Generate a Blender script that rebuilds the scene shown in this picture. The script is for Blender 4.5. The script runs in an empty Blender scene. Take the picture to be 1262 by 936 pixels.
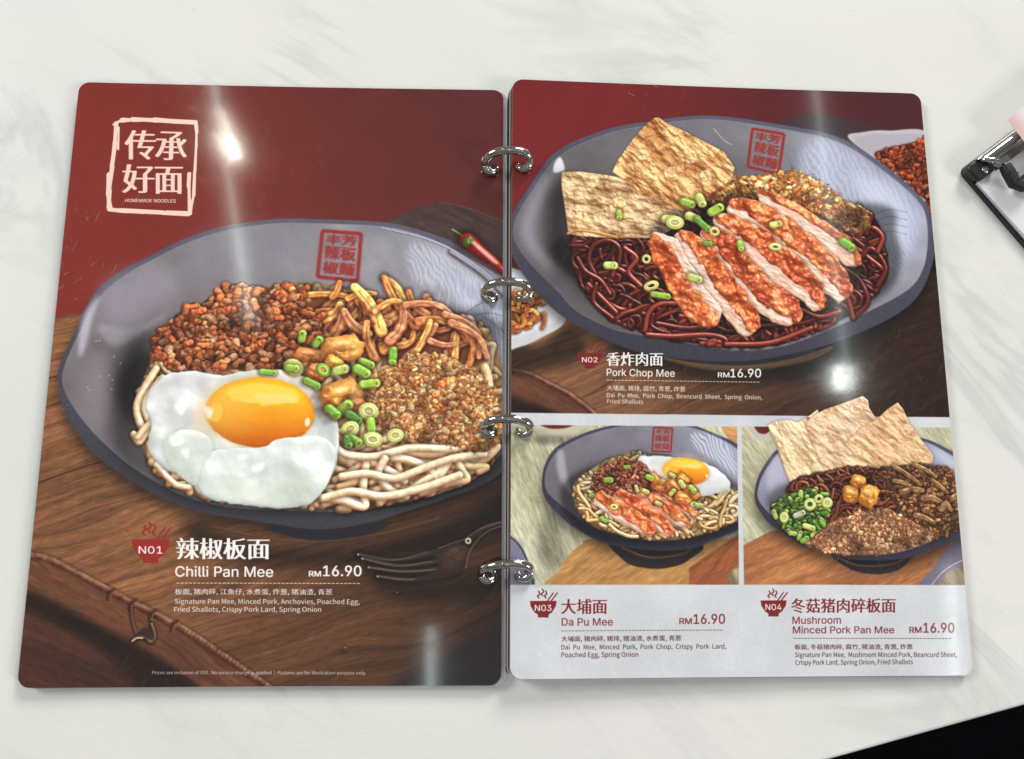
import bpy, bmesh, math
import numpy as np
from mathutils import Vector, Matrix
HAVE_BPY = True
R = math.radians
sc = bpy.context.scene
col = sc.collection

# ------------------------------------------------------------------ camera
F_PX = 947.86                                  # focal length in pixels of a 1262 px wide frame
CAM = np.array([-.00904, -.06563, .36188])
def cam_axes(yaw, pitch, roll):
    rx = lambda a: np.array([[1, 0, 0], [0, math.cos(a), -math.sin(a)], [0, math.sin(a), math.cos(a)]])
    rz = lambda a: np.array([[math.cos(a), -math.sin(a), 0], [math.sin(a), math.cos(a), 0], [0, 0, 1]])
    return rz(yaw) @ rx(pitch) @ rz(roll)
CM = cam_axes(-.19006, .16998, .19438)
cd = bpy.data.cameras.new('camera'); cam = bpy.data.objects.new('camera', cd); col.objects.link(cam)
cd.sensor_width = 36; cd.lens = F_PX / 1262 * 36; cd.clip_start = .01; cd.clip_end = 50
cam.matrix_world = Matrix([[*CM[0], CAM[0]], [*CM[1], CAM[1]], [*CM[2], CAM[2]], [0, 0, 0, 1]])
sc.camera = cam

# ------------------------------------------------------------------ room light
w = bpy.data.worlds.new('World'); sc.world = w; w.use_nodes = True
nt = w.node_tree; bg = nt.nodes['Background']
tc = nt.nodes.new('ShaderNodeTexCoord'); sp = nt.nodes.new('ShaderNodeSeparateXYZ'); mr = nt.nodes.new('ShaderNodeMapRange'); cr = nt.nodes.new('ShaderNodeValToRGB')
nt.links.new(tc.outputs['Generated'], sp.inputs[0]); nt.links.new(sp.outputs['Z'], mr.inputs['Value'])
mr.inputs['From Min'].default_value = -.2; mr.inputs['From Max'].default_value = 1.0
nt.links.new(mr.outputs[0], cr.inputs[0]); nt.links.new(cr.outputs[0], bg.inputs['Color'])
e_ = cr.color_ramp.elements
for k_, (p_, c_) in enumerate(((0, (.10, .08, .07)), (.20, (.16, .14, .12)), (.34, (.34, .33, .31)), (.55, (.10, .10, .095)), (.75, (.22, .22, .21)), (1, (.36, .36, .355)))):
    if k_ > 1: e_.new(p_)
for k_, (p_, c_) in enumerate(((0, (.10, .08, .07)), (.20, (.16, .14, .12)), (.34, (.34, .33, .31)), (.55, (.10, .10, .095)), (.75, (.22, .22, .21)), (1, (.36, .36, .355)))):
    e_[k_].position = p_; e_[k_].color = (*c_, 1)
bg.inputs['Strength'].default_value = .95

def lamp(name, loc, size, power, color=(1, 1, 1), sy=None, rz=0, shape='RECTANGLE', spread=180, tilt=None):
    ld = bpy.data.lights.new(name, 'AREA'); ld.shape = shape if sy is None else 'RECTANGLE'
    ld.size = size
    if sy: ld.size_y = sy
    ld.energy = power; ld.color = color; ld.spread = R(spread)
    o = bpy.data.objects.new(name, ld); col.objects.link(o); o.location = loc
    o.rotation_euler = (0, 0, rz)
    if tilt is not None:
        d = Vector(tilt) - Vector(loc); o.rotation_euler = d.to_track_quat('-Z', 'Y').to_euler()
    return o
# ceiling of the restaurant, 2.2 m above the table: soft panels to the back and the side, LED channels and small bright spots
lamp('ceiling_panel', (1.7, 4.0, 2.2), 1.4, 172, (1, .985, .95), sy=1.4, tilt=(0, 0, 0))
lamp('ceiling_panel', (-3.3, 1.8, 2.2), 1.2, 85, (.97, 1, .97), sy=1.2, tilt=(0, 0, 0))
lamp('ceiling_panel', (3.6, -1.6, 2.2), 1.1, 60, (1, .96, .92), sy=1.1, tilt=(0, 0, 0))
lamp('led_channel', (-.885, 1.02, 2.2), .020, .66, (.90, 1, .90), sy=.95, rz=R(-10.5) * -1)
lamp('led_channel', (1.30, .85, 2.2), .020, .62, (.84, 1, .95), sy=1.35, rz=R(2))
lamp('led_channel', (1.60, -.5, 2.2), .024, .4, (.90, 1, .97), sy=.5, rz=R(-3))
lamp('led_channel', (-.222, -.62, 2.2), .024, .28, (.88, 1, .96), sy=.36, rz=R(0))
lamp('spot_lamp', (-.925, 1.285, 2.2), .034, .30, (1, 1, .84), sy=.085, rz=R(25))
lamp('spot_lamp', (-.900, 1.18, 2.2), .055, .95, (1, 1, .84), sy=.105, rz=R(20))
lamp('spot_lamp', (1.305, .385, 2.2), .060, .75, (.92, 1, .92), sy=.085)
vs = sc.view_settings; vs.view_transform = 'Standard'; vs.look = 'None'; vs.exposure = 0; vs.gamma = 1; vs.use_curve_mapping = False
sc.render.film_transparent = False

# ------------------------------------------------------------------ helpers
PAGE_W, PAGE_H = .21, .28505
def at(px, py, z=0.0):
    """point at height z seen at (px, py) of the 1262x936 layout"""
    d = CM @ np.array([(px - 631) / F_PX, -(py - 468) / F_PX, -1]); t = (z - CAM[2]) / d[2]
    return CAM + t * d
def see(P):
    q = (np.asarray(P, float) - CAM) @ CM
    return (631 + F_PX * q[0] / -q[2], 468 - F_PX * q[1] / -q[2])
def link(name, me, parent=None, mats=(), smooth=True):
    o = bpy.data.objects.new(name, me); col.objects.link(o); o.parent = parent
    for m in mats: me.materials.append(m)
    if smooth:
        for p in me.polygons: p.use_smooth = True
    return o
def from_bm(name, bm, parent=None, mats=(), smooth=False):
    me = bpy.data.meshes.new(name); bmesh.ops.recalc_face_normals(bm, faces=bm.faces); bm.to_mesh(me); bm.free()
    return link(name, me, parent, mats, smooth)
def tag(o, label, cat, kind=None, group=None):
    o['label'] = label
    if cat: o['category'] = cat
    if kind: o['kind'] = kind
    if group: o['group'] = group
    return o
def empty(name, loc=(0, 0, 0)):
    o = bpy.data.objects.new(name, None); o.location = loc; col.objects.link(o); o.empty_display_size = .01; return o

class NT:
    def __init__(s, name):
        s.m = bpy.data.materials.new(name); s.m.use_nodes = True; s.t = s.m.node_tree; s.b = s.t.nodes['Principled BSDF']
    def n(s, kind, **kw):
        o = s.t.nodes.new(kind)
        for k, v in kw.items():
            if hasattr(o, k): setattr(o, k, v)
            else: o.inputs[k.replace('_', ' ')].default_value = v
        return o
    def l(s, a, b): s.t.links.new(a, b)
    def noise(s, vec, scale, detail=3, rough=.5, dist=0):
        o = s.t.nodes.new('ShaderNodeTexNoise'); o.inputs['Scale'].default_value = scale; o.inputs['Detail'].default_value = detail
        o.inputs['Roughness'].default_value = rough; o.inputs['Distortion'].default_value = dist
        if vec is not None: s.l(vec, o.inputs['Vector'])
        return o.outputs['Fac']
    def math(s, op, a, b=None, clamp=False):
        o = s.t.nodes.new('ShaderNodeMath'); o.operation = op; o.use_clamp = clamp
        for i, v in enumerate((a, b)):
            if v is None: continue
            if isinstance(v, (int, float)): o.inputs[i].default_value = v
            else: s.l(v, o.inputs[i])
        return o.outputs[0]
    def ramp(s, v, stops):
        o = s.t.nodes.new('ShaderNodeValToRGB'); s.l(v, o.inputs[0]); e = o.color_ramp.elements
        while len(e) < len(stops): e.new(.5)
        for i, (p, c) in enumerate(stops):
            e[i].position = p; e[i].color = (*c, 1) if len(c) == 3 else c
        return o.outputs[0]
    def mapping(s, vec, scale=(1, 1, 1), rot=(0, 0, 0), loc=(0, 0, 0)):
        o = s.t.nodes.new('ShaderNodeMapping'); s.l(vec, o.inputs[0]); o.inputs['Scale'].default_value = scale; o.inputs['Rotation'].default_value = rot; o.inputs['Location'].default_value = loc
        return o.outputs[0]
    def mix(s, f, a, b, mode='MIX'):
        o = s.t.nodes.new('ShaderNodeMix'); o.data_type = 'RGBA'; o.blend_type = mode
        for i, v in ((0, f), (6, a), (7, b)):
            if isinstance(v, (int, float)): o.inputs[i].default_value = v
            elif isinstance(v, tuple): o.inputs[i].default_value = (*v, 1)[:4]
            else: s.l(v, o.inputs[i])
        return o.outputs[2]
    def bump(s, h, strength, dist, prev=None):
        o = s.t.nodes.new('ShaderNodeBump'); o.inputs['Strength'].default_value = strength; o.inputs['Distance'].default_value = dist; s.l(h, o.inputs['Height'])
        if prev is not None: s.l(prev, o.inputs['Normal'])
        return o.outputs[0]
    def set(s, **kw):
        for k, v in kw.items():
            i = s.b.inputs[k.replace('_', ' ')]
            if isinstance(v, (int, float)): i.default_value = v
            elif isinstance(v, tuple): i.default_value = (*v, 1)[:4]
            else: s.l(v, i)
        return s.m
def simple(name, c, rough=.5, metal=0, grain=0.06, scale=800):
    t = NT(name); o = t.n('ShaderNodeTexCoord').outputs['Object']
    f = t.noise(o, scale, 3)
    cc = t.mix(t.math('MULTIPLY', f, 1.0), tuple(x * (1 - grain) for x in c), tuple(min(1, x * (1 + grain)) for x in c))
    t.set(Base_Color=cc, Metallic=metal, Roughness=rough)
    return t.m
# ------------------------------------------------------------------ PRINT PAINTER
# The two printed menu pages are painted here, stroke by stroke, in the page's own plane.
# Shape coordinates are the page coordinates of the layout (homography of the page rectangle).
LV = np.array([0.42, -0.58, 0.70]); LV = LV / np.linalg.norm(LV)
HV = LV + np.array([0, -0.12, 1.0]); HV = HV / np.linalg.norm(HV)
PW = 1240
PH = int(round(PW * PAGE_H / PAGE_W))
_tiles = {}

def tile(cell, seed=0, octaves=3):
    key = (cell, seed, octaves)
    if key not in _tiles:
        n = 1024
        r = np.random.RandomState(seed * 77 + int(cell * 13) + 5)
        f = np.fft.fftfreq(n)
        fr = np.sqrt(f[:, None] ** 2 + f[None, :] ** 2)
        out = np.zeros((n, n)); a = 1.0; c = float(cell)
        for o in range(octaves):
            w = np.fft.fft2(r.randn(n, n))
            s = c / 2.6
            g = np.real(np.fft.ifft2(w * np.exp(-(fr * s * 2 * np.pi) ** 2 / 2)))
            out += a * g / (g.std() + 1e-9)
            a *= 0.5; c = c / 2
            if c < 1.2: break
        _tiles[key] = (out / out.std()).astype(np.float32)
    return _tiles[key]

def samp(t, u, v):
    u0 = np.floor(u).astype(np.int32); v0 = np.floor(v).astype(np.int32)
    fu = (u - u0).astype(np.float32); fv = (v - v0).astype(np.float32)
    a = t[v0 & 1023, u0 & 1023]; b = t[v0 & 1023, (u0 + 1) & 1023]
    c = t[(v0 + 1) & 1023, u0 & 1023]; d = t[(v0 + 1) & 1023, (u0 + 1) & 1023]
    return (a * (1 - fu) + b * fu) * (1 - fv) + (c * (1 - fu) + d * fu) * fv

def blur(a, s):
    if s < 0.3: return a
    r = max(1, int(s * 2.5)); k = np.exp(-np.arange(-r, r + 1) ** 2 / (2.0 * s * s)); k /= k.sum()
    p = np.pad(a, ((r, r), (0, 0)), mode='edge')
    o = sum(k[i] * p[i:i + a.shape[0]] for i in range(2 * r + 1))
    p = np.pad(o, ((0, 0), (r, r)), mode='edge')
    return sum(k[i] * p[:, i:i + a.shape[1]] for i in range(2 * r + 1))

def fblur(a, s):
    """large blurs: done on a reduced copy"""
    q = max(1, int(s / 3))
    if q == 1: return blur(a, s)
    h, w = a.shape
    H2, W2 = -(-h // q), -(-w // q)
    p = np.pad(a, ((0, H2 * q - h), (0, W2 * q - w)), mode='edge').reshape(H2, q, W2, q).mean((1, 3))
    p = blur(p, s / q)
    yy = (np.arange(h) + .5) / q - .5; xx = (np.arange(w) + .5) / q - .5
    y0 = np.clip(np.floor(yy).astype(int), 0, H2 - 1); x0 = np.clip(np.floor(xx).astype(int), 0, W2 - 1)
    y1 = np.minimum(y0 + 1, H2 - 1); x1 = np.minimum(x0 + 1, W2 - 1)
    fy = np.clip(yy - y0, 0, 1)[:, None]; fx = np.clip(xx - x0, 0, 1)[None]
    return ((p[y0][:, x0] * (1 - fx) + p[y0][:, x1] * fx) * (1 - fy) + (p[y1][:, x0] * (1 - fx) + p[y1][:, x1] * fx) * fy)

def crom(pts, closed=True, n=8):
    p = np.asarray(pts, float)
    if closed: q = np.vstack([p[-1:], p, p[:2]])
    else: q = np.vstack([2 * p[0] - p[1], p, 2 * p[-1] - p[-2]])
    out = []
    t = np.linspace(0, 1, n, endpoint=False)[:, None]
    for i in range(len(q) - 3):
        a, b, c, d = q[i:i + 4]
        out.append(.5 * ((2 * b) + (c - a) * t + (2 * a - 5 * b + 4 * c - d) * t ** 2 + (3 * b - a - 3 * c + d) * t ** 3))
    out = np.vstack(out)
    if not closed: out = np.vstack([out, p[-1:]])
    return out

def homography(src, dst):
    A = []
    for (x, y), (u, v) in zip(src, dst):
        A.append([x, y, 1, 0, 0, 0, -u * x, -u * y, -u]); A.append([0, 0, 0, x, y, 1, -v * x, -v * y, -v])
    return np.linalg.svd(np.array(A, float))[2][-1].reshape(3, 3)

def warm_shade(c, l, w):
    # light scattered inside moist food keeps its shaded side warm and saturated
    l = l[..., None]
    if not w: return c * l
    return c * np.power(np.clip(l, .02, 2), np.array([1 - .32 * w, 1.0 + .02 * w, 1 + .22 * w], np.float32))
WARM_DARK = np.array([.26, .12, .07], np.float32)

def C8(*c): return np.array(c, float) / 255.0

class Canvas:
    def __init__(s, corners, seed):
        s.H = homography(corners, [(0, 0), (PW, 0), (PW, PH), (0, PH)])
        s.a = np.zeros((PH, PW, 3), np.float32)
        s.S = PW / 552.0
        s.r = np.random.RandomState(seed)
        s.ax = 0
    def P(s, pts):
        p = np.asarray(pts, float).reshape(-1, 2)
        q = np.c_[p, np.ones(len(p))] @ s.H.T
        return q[:, :2] / q[:, 2:]
    def box(s, x0, y0, x1, y1, pad=2):
        x0 = max(0, int(x0 - pad)); y0 = max(0, int(y0 - pad)); x1 = min(PW, int(x1 + pad + 1)); y1 = min(PH, int(y1 + pad + 1))
        if x1 - x0 < 3 or y1 - y0 < 3: return None
        return x0, y0, x1, y1
    def T(s, b, cell, seed=0, octaves=3, off=None):
        t = tile(cell, seed, octaves)
        ox, oy = off if off else (0, 0)
        return t[np.ix_((np.arange(b[1], b[3]) + oy) & 1023, (np.arange(b[0], b[2]) + ox) & 1023)]
    def rnd(s): return (int(s.r.randint(1024)), int(s.r.randint(1024)))
    def cover(s, polys, b, sub=4):
        """exact-ish coverage of polygons (canvas coordinates, nonzero winding)"""
        x0, y0, x1, y1 = b; w = x1 - x0; h = y1 - y0
        E = []
        for p in polys:
            p = np.asarray(p, float); E.append(np.hstack([p, np.roll(p, -1, 0)]))
        E = np.vstack(E); E = E[np.abs(E[:, 1] - E[:, 3]) > 1e-9]
        d = np.where(E[:, 3] > E[:, 1], 1.0, -1.0)
        sw = E[:, 1] > E[:, 3]; E[sw] = E[sw][:, [2, 3, 0, 1]]
        ya = (E[:, 1] - y0) * sub - .5; yb = (E[:, 3] - y0) * sub - .5
        i0 = np.clip(np.ceil(ya), 0, h * sub).astype(int); i1 = np.clip(np.ceil(yb), 0, h * sub).astype(int)
        n = np.maximum(i1 - i0, 0); k = np.repeat(np.arange(len(E)), n)
        if len(k) == 0: return np.zeros((h, w))
        row = i0[k] + (np.arange(len(k)) - np.repeat(np.cumsum(n) - n, n))
        t = (row - ya[k]) / (yb[k] - ya[k])
        x = np.clip(E[k, 0] + (E[k, 2] - E[k, 0]) * t - x0, 0, w - 1e-4)
        xi = x.astype(int); fx = x - xi
        W2 = w + 2
        acc = np.bincount(row * W2 + xi, d[k] * (1 - fx), h * sub * W2) + np.bincount(row * W2 + xi + 1, d[k] * fx, h * sub * W2)
        acc = np.cumsum(acc.reshape(h * sub, W2), 1)[:, :w]
        return np.minimum(np.abs(acc), 1).reshape(h, sub, w).mean(1)
    def mask(s, pts, smooth=True, soft=0.0, pad=3, n=8, jag=0.0):
        q = crom(pts, True, n) if smooth else np.asarray(pts, float)
        q = s.P(q)
        if jag:
            t = tile(8, 3)
            q = q + jag * s.S * 1.3 * np.c_[samp(t, q[:, 0] * .5, q[:, 1] * .5), samp(t, q[:, 0] * .5 + 300., q[:, 1] * .5 + 500.)]
        b = s.box(q[:, 0].min(), q[:, 1].min(), q[:, 0].max(), q[:, 1].max(), pad + soft * s.S * 3)
        if b is None: return None, None
        m = s.cover([q], b, 2)
        if soft: m = fblur(m, soft * s.S)
        return b, m
    def soften(s, k, grain=.012):
        # the softness and the fine grain of a camera picture, before the lettering is laid over it
        for i in range(3): s.a[..., i] = blur(s.a[..., i], k)
        g = tile(2, 81, 1)[np.ix_(np.arange(PH) & 1023, np.arange(PW) & 1023)]
        s.a *= (1 + grain * g[..., None])
    def put(s, b, m, col):
        v = s.a[b[1]:b[3], b[0]:b[2]]
        m = np.asarray(m, np.float32)[..., None]
        v += (np.asarray(col, np.float32) - v) * m
    def mul(s, b, m, k):
        """print darker by k where m is 1 (inside the printed picture)"""
        v = s.a[b[1]:b[3], b[0]:b[2]]
        v *= (1 - np.asarray(m, np.float32)[..., None] * (1 - np.asarray(k, np.float32)))
    def fill(s, pts, col, alpha=1.0, smooth=True, soft=0.0, n=8, jag=0.0):
        b, m = s.mask(pts, smooth, soft, n=n, jag=jag)
        if b: s.put(b, m * alpha, col)
    def dark(s, pts, k, smooth=True, soft=3.0):
        b, m = s.mask(pts, smooth, soft)
        if b: s.mul(b, m, k)
    def xy(s, b):
        return np.meshgrid(np.arange(b[0], b[2]) + .5, np.arange(b[1], b[3]) + .5)
    def light(s, z, amb=.45, dif=.75):
        gy, gx = np.gradient(z)
        k = 1 / np.sqrt(gx * gx + gy * gy + 1)
        return amb + dif * np.clip((-gx * LV[0] - gy * LV[1] + LV[2]) * k, 0, 1), np.clip((-gx * HV[0] - gy * HV[1] + HV[2]) * k, 0, 1)
    def relief(s, pts, z_fn, col, smooth=True, soft=0.25, amb=.45, dif=.75, spec=.3, sp=20, edge=3.0, eh=3.0, halo=.4, hr=2.5, jag=0.0, alpha=1.0, n=8, warm=1.0):
        """a printed lumpy body: height z_fn(X, Y, box) in canvas px"""
        S = s.S
        b, m0 = s.mask(pts, smooth, 0, pad=int(hr * S * 3 + 4), n=n, jag=jag)
        if b is None: return
        if halo: s.mul(b, fblur(m0, hr * S) * halo, WARM_DARK if warm else .12)
        X, Y = s.xy(b)
        z = z_fn(X, Y, b) + eh * S * np.sqrt(np.clip(fblur(m0, edge * S) * 2 - .9, 0, 1.1))
        l, h = s.light(z, amb, dif)
        c = np.asarray(col if not callable(col) else col(X, Y, b, z), np.float32)
        if c.ndim == 1: c = c[None, None]
        out = warm_shade(c, l, warm) + spec * (h ** sp)[..., None]
        s.put(b, blur(m0, soft * S) * alpha, np.clip(out, 0, 1))
    def tube(s, pts, r0, col, r1=None, amb=.5, dif=.62, spec=.35, sp=24, halo=.55, smooth=True, mott=.06, flat=0.0, alpha=1.0, n=5, rim=0.0, warm=1.0):
        S = s.S
        q = s.P(crom(pts, False, n) if smooth and len(pts) > 2 else pts)
        r0 = r0 * S; r1 = r0 if r1 is None else r1 * S
        R = max(r0, r1)
        b = s.box(q[:, 0].min(), q[:, 1].min(), q[:, 0].max(), q[:, 1].max(), R * 2 + 2)
        if b is None: return
        X, Y = s.xy(b); X = X.astype(np.float32); Y = Y.astype(np.float32)
        best = np.full(X.shape, 1e9, np.float32); nx = np.zeros_like(best); ny = np.zeros_like(best); tt = np.zeros_like(best)
        N = len(q) - 1
        for i in range(N):
            ax, ay = q[i]; dx, dy = q[i + 1] - q[i]; L2 = dx * dx + dy * dy + 1e-9
            t = np.clip(((X - ax) * dx + (Y - ay) * dy) / L2, 0, 1)
            ex = X - ax - t * dx; ey = Y - ay - t * dy; d = ex * ex + ey * ey
            k = d < best
            best[k] = d[k]; nx[k] = ex[k]; ny[k] = ey[k]; tt[k] = (i + t[k]) / N
        d = np.sqrt(best); r = r0 + (r1 - r0) * tt
        if halo: s.mul(b, np.clip(1 - (d - r) / (R * .9 + 1), 0, 1) * halo, WARM_DARK)
        u = np.clip(d / r, 0, 1)
        if flat: u2 = np.clip((u - flat) / (1 - flat), 0, 1)
        else: u2 = u
        k = u2 / (d + 1e-6)
        nz = np.sqrt(np.clip(1 - u2 * u2, 0.0, 1))
        off = s.rnd()
        w = s.T(b, 12, 1, 2, off) * mott
        NX = nx * k + w; NY = ny * k + w
        l = amb + dif * np.clip(NX * LV[0] + NY * LV[1] + nz * LV[2], 0, 1)
        h = np.clip(NX * HV[0] + NY * HV[1] + nz * HV[2], 0, 1) ** sp
        c = warm_shade(np.asarray(col, np.float32)[None, None], l * (1 + w * .8), warm) + spec * h[..., None]
        if rim: c = c * (1 - rim * (u ** 3)[..., None])
        s.put(b, np.clip(r - d + .5, 0, 1) * alpha, np.clip(c, 0, 1))
    def blob(s, x, y, rx, ry, ang, col, rough=.2, bump=.25, cell=5, amb=.46, dif=.68, spec=.3, sp=22, halo=.42, facet=0, seed=2, warm=1.0):
        S = s.S; cell = cell * 2.4; (cx, cy), = s.P([(x, y)]); rx *= S; ry *= S
        R = max(rx, ry) * (1.25 + rough)
        b = s.box(cx - R, cy - R, cx + R, cy + R, R * .35 + 2)
        if b is None: return
        X, Y = s.xy(b); X = X - cx; Y = Y - cy
        ca, sa = math.cos(ang), math.sin(ang)
        U = (X * ca + Y * sa) / rx; V = (-X * sa + Y * ca) / ry
        off = s.rnd()
        nn = s.T(b, cell, seed, 2, off)
        d = np.sqrt(U * U + V * V)
        if facet: d = (np.abs(U) ** facet + np.abs(V) ** facet) ** (1.0 / facet)
        d = d * (1 + rough * nn * .45)
        rr = min(rx, ry)
        if halo: s.mul(b, np.clip(1 - (d - 1) * rr / (rr * .5 + 1), 0, 1) * halo, WARM_DARK)
        z = rr * (np.sqrt(np.clip(1.03 - d * d, 0, 1)) + bump * nn * .42)
        l, h = s.light(z, amb, dif)
        c = warm_shade(np.asarray(col, np.float32)[None, None], l, warm) * (1 + .1 * nn[..., None]) + spec * (h ** sp)[..., None]
        s.put(b, np.clip((1 - d) * rr + .5, 0, 1), np.clip(c, 0, 1))
    # ---------- compound things of the pictures
    def pile(s, poly):
        # clump tone varies at random; printed heap is painted lit on top, shaded below
        poly = np.asarray(poly, float); lo, hi = poly.min(0), poly.max(0); off = s.rnd(); t = tile(34, 71, 2); f = s.S
        def k(p):
            v = (p - lo) / (hi - lo)
            return (1.12 - .30 * v[1] - .10 * abs(v[0] - .45) + .15 * float(t[int(p[1] * f + off[0]) & 1023, int(p[0] * f + off[1]) & 1023]))
        return k
    def inside(s, poly, n, jit=None):
        poly = np.asarray(poly, float); out = []
        lo = poly.min(0); hi = poly.max(0)
        x1, y1 = poly.T; x2, y2 = np.roll(poly, -1, 0).T
        while len(out) < n:
            p = lo + s.r.rand(2) * (hi - lo)
            c = ((y1 > p[1]) != (y2 > p[1])) & (p[0] < (x2 - x1) * (p[1] - y1) / (y2 - y1 + 1e-12) + x1)
            if c.sum() % 2: out.append(p)
        return np.array(out)
    def noodles(s, poly, n, r, cols, ln=60, curl=.5, spec=.35, halo=.6, base=None, mott=.05, bias=None, amb=.42):
        poly = crom(poly, True, 6)
        if base is not None: s.fill(poly, base, 1, False, 1.0)
        pts = s.inside(poly, n); pts = pts[np.argsort(pts[:, 1] + s.r.rand(n) * 30)]
        ctr = poly.mean(0)
        x1, y1 = poly.T; x2, y2 = np.roll(poly, -1, 0).T
        def isin(p):
            c = ((y1 > p[1]) != (y2 > p[1])) & (p[0] < (x2 - x1) * (p[1] - y1) / (y2 - y1 + 1e-12) + x1)
            return c.sum() % 2 == 1
        for i, p in enumerate(pts):
            a = s.r.rand() * 6.28 if bias is None else bias + s.r.randn() * .5
            cv = s.r.randn() * curl; q = [p.copy()]; st = r * 3.2
            m = int(ln * (0.5 + s.r.rand()) / st) + 2
            for k in range(m):
                cv += s.r.randn() * curl * .55; cv *= .85; a += cv
                nx = q[-1] + st * np.array([math.cos(a), math.sin(a) * .8])
                if not isin(nx):
                    v = ctr - nx; a = math.atan2(v[1], v[0]) + s.r.randn() * .6; nx = q[-1] + st * .7 * np.array([math.cos(a), math.sin(a)])
                q.append(nx)
            c = cols[s.r.randint(len(cols))] * (0.72 + .4 * (i / n)) * (.92 + .16 * s.r.rand())
            s.tube(q, r * (.85 + .3 * s.r.rand()), c, spec=spec, halo=halo, mott=mott, n=4, amb=amb)
    def mince(s, poly, n, size, cols, base, spec=.35, elong=1.4, lumps=3):
        poly = crom(poly, True, 6); s.fill(poly, base, 1, False, 1.2)
        pts = s.inside(poly, n); pts = pts[np.argsort(pts[:, 1] + s.r.rand(n) * size * 2)]
        pk = s.pile(poly)
        for p in pts:
            c = cols[s.r.randint(len(cols))] * (.84 + .3 * s.r.rand()) * pk(p); a = s.r.rand() * 3.14
            z = size * (.55 + .5 * s.r.rand()); m = 2 + s.r.randint(lumps)
            q = p.copy(); st = z * .52; spots = []
            for k in range(m):
                spots.append((q[0], q[1], z * (.42 + .2 * s.r.rand()))); a += s.r.randn() * .7
                q = q + st * np.array([math.cos(a), math.sin(a) * .8])
            for x, y, r_ in spots: s.blob(x, y, r_ * 1.08, r_ * 1.02, 0, c * .5, .1, .0, 8, spec=0, halo=.38, amb=.8, dif=.2)
            for x, y, r_ in spots:
                s.blob(x, y, r_, r_ * (.85 + .2 * s.r.rand()), a, c * (.92 + .16 * s.r.rand()), .30, .34, 3.4 * size / 8, spec=0, halo=0, amb=.5, dif=.62)
            for x, y, r_ in spots:
                if s.r.rand() < .8:
                    k = r_ * .16
                    s.blob(x + r_ * .2 * s.r.randn(), y - r_ * .35, k * (1 + s.r.rand() * 1.4), k * .8, s.r.rand() * 3, np.clip(c * .45 + C8(150, 128, 112) * (.5 + spec), 0, 1), .3, .1, 3, spec=0, halo=0, amb=.9, dif=.1)
    def crumbs(s, poly, n, size, cols, base, spec=.08, halo=.26):
        poly = crom(poly, True, 6); s.fill(poly, base, 1, False, 1.0)
        pts = s.inside(poly, n); pts = pts[np.argsort(pts[:, 1] + s.r.rand(n) * size * 4)]
        pk = s.pile(poly)
        for p in pts:
            c = cols[s.r.randint(len(cols))] * (.82 + .36 * s.r.rand()) * pk(p)
            z = size * (.5 + .9 * s.r.rand() ** 2)
            s.blob(p[0], p[1], z * 1.1, z * (.38 + .5 * s.r.rand()), s.r.rand() * 3.14, c, .42, .6, 3.4, spec=spec, halo=halo, facet=2.8, amb=.58, dif=.56, sp=14, warm=1.5)
    def ring(s, x, y, rx, ry, ang, col=None, w=None, inner=None):
        col = C8(168, 200, 84) if col is None else col
        w = w or rx * .24
        t = np.linspace(0, 2 * np.pi, 13)
        ca, sa = math.cos(ang), math.sin(ang)
        U = np.cos(t) * (rx - w); V = np.sin(t) * (ry - w)
        e = np.c_[x + U * ca - V * sa, y + U * sa + V * ca]
        if inner is not None: s.fill(e[:-1], inner, .9)
        s.tube(e, w, col, halo=.35, spec=.2, smooth=False, amb=.65, dif=.42, rim=.12)
        e2 = np.c_[x + U * .72 * ca - V * .72 * sa, y + U * .72 * sa + V * .72 * ca]
        s.tube(e2, w * .5, np.clip(col * 1.25 + .06, 0, 1), halo=.0, spec=.25, smooth=False, amb=.6, dif=.5)
    def stub(s, x, y, L, r, ang, col=None):
        """a short cut of spring onion with its pale open end"""
        col = C8(110, 180, 50) if col is None else col
        L *= .8; r *= .86; col = col * (.9 + .16 * s.r.rand()) + C8(14, 8, 0) * s.r.rand()
        d = np.array([math.cos(ang), math.sin(ang)]) * L / 2
        p = np.array([x, y])
        s.tube([p - d, p + d * .85], r, col, halo=.45, spec=.25, smooth=False, flat=.25, amb=.6, dif=.5, mott=.1)
        for o in (-.45, .1, .5):
            nn = np.array([-d[1], d[0]]) / (np.hypot(*d) + 1e-9) * r * o
            s.tube([p - d + nn, p + d * .7 + nn], r * .09, col * (.8 if o < .3 else 1.25), halo=0, spec=0, smooth=False, alpha=.4)
        s.blob(*(p + d * .95), r * .95, r * .6, ang + 1.57, np.clip(col * .8 + C8(70, 74, 50), 0, 1), .1, .1, 4, amb=.7, dif=.4, spec=.1, halo=.12)
        s.blob(*(p + d * .95), r * .5, r * .3, ang + 1.57, col * .75, .1, .1, 4, amb=.6, dif=.5, spec=.0, halo=.0)
    def wood(s, pts, ang, base, darkc, smooth=False, lw=1.0, ll=40.0, amt=.5, soft=0.4, coarse=1.0, seed=1, rings=0.0, lim=None):
        b, m = s.mask(pts, smooth, soft)
        if b is None: return
        X, Y = s.xy(b); S = s.S
        ca, sa = math.cos(ang), math.sin(ang)
        U = (X * ca + Y * sa) / S; V = (-X * sa + Y * ca) / S
        wob = samp(tile(60, seed, 2), U * .5, V * 1.2)
        V2 = V + wob * 5 * coarse
        g1 = samp(tile(24, seed + 1, 3), U * 24 / ll * .35, V2 * 4 / lw)
        g2 = samp(tile(10, seed + 2, 3), U * 10 / ll * .5, V2 * 7 / lw)
        g3 = samp(tile(90, seed + 3, 2), U * .6, V2 * 2.0)
        g = .45 * g1 + .35 * g2 + .3 * g3
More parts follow.
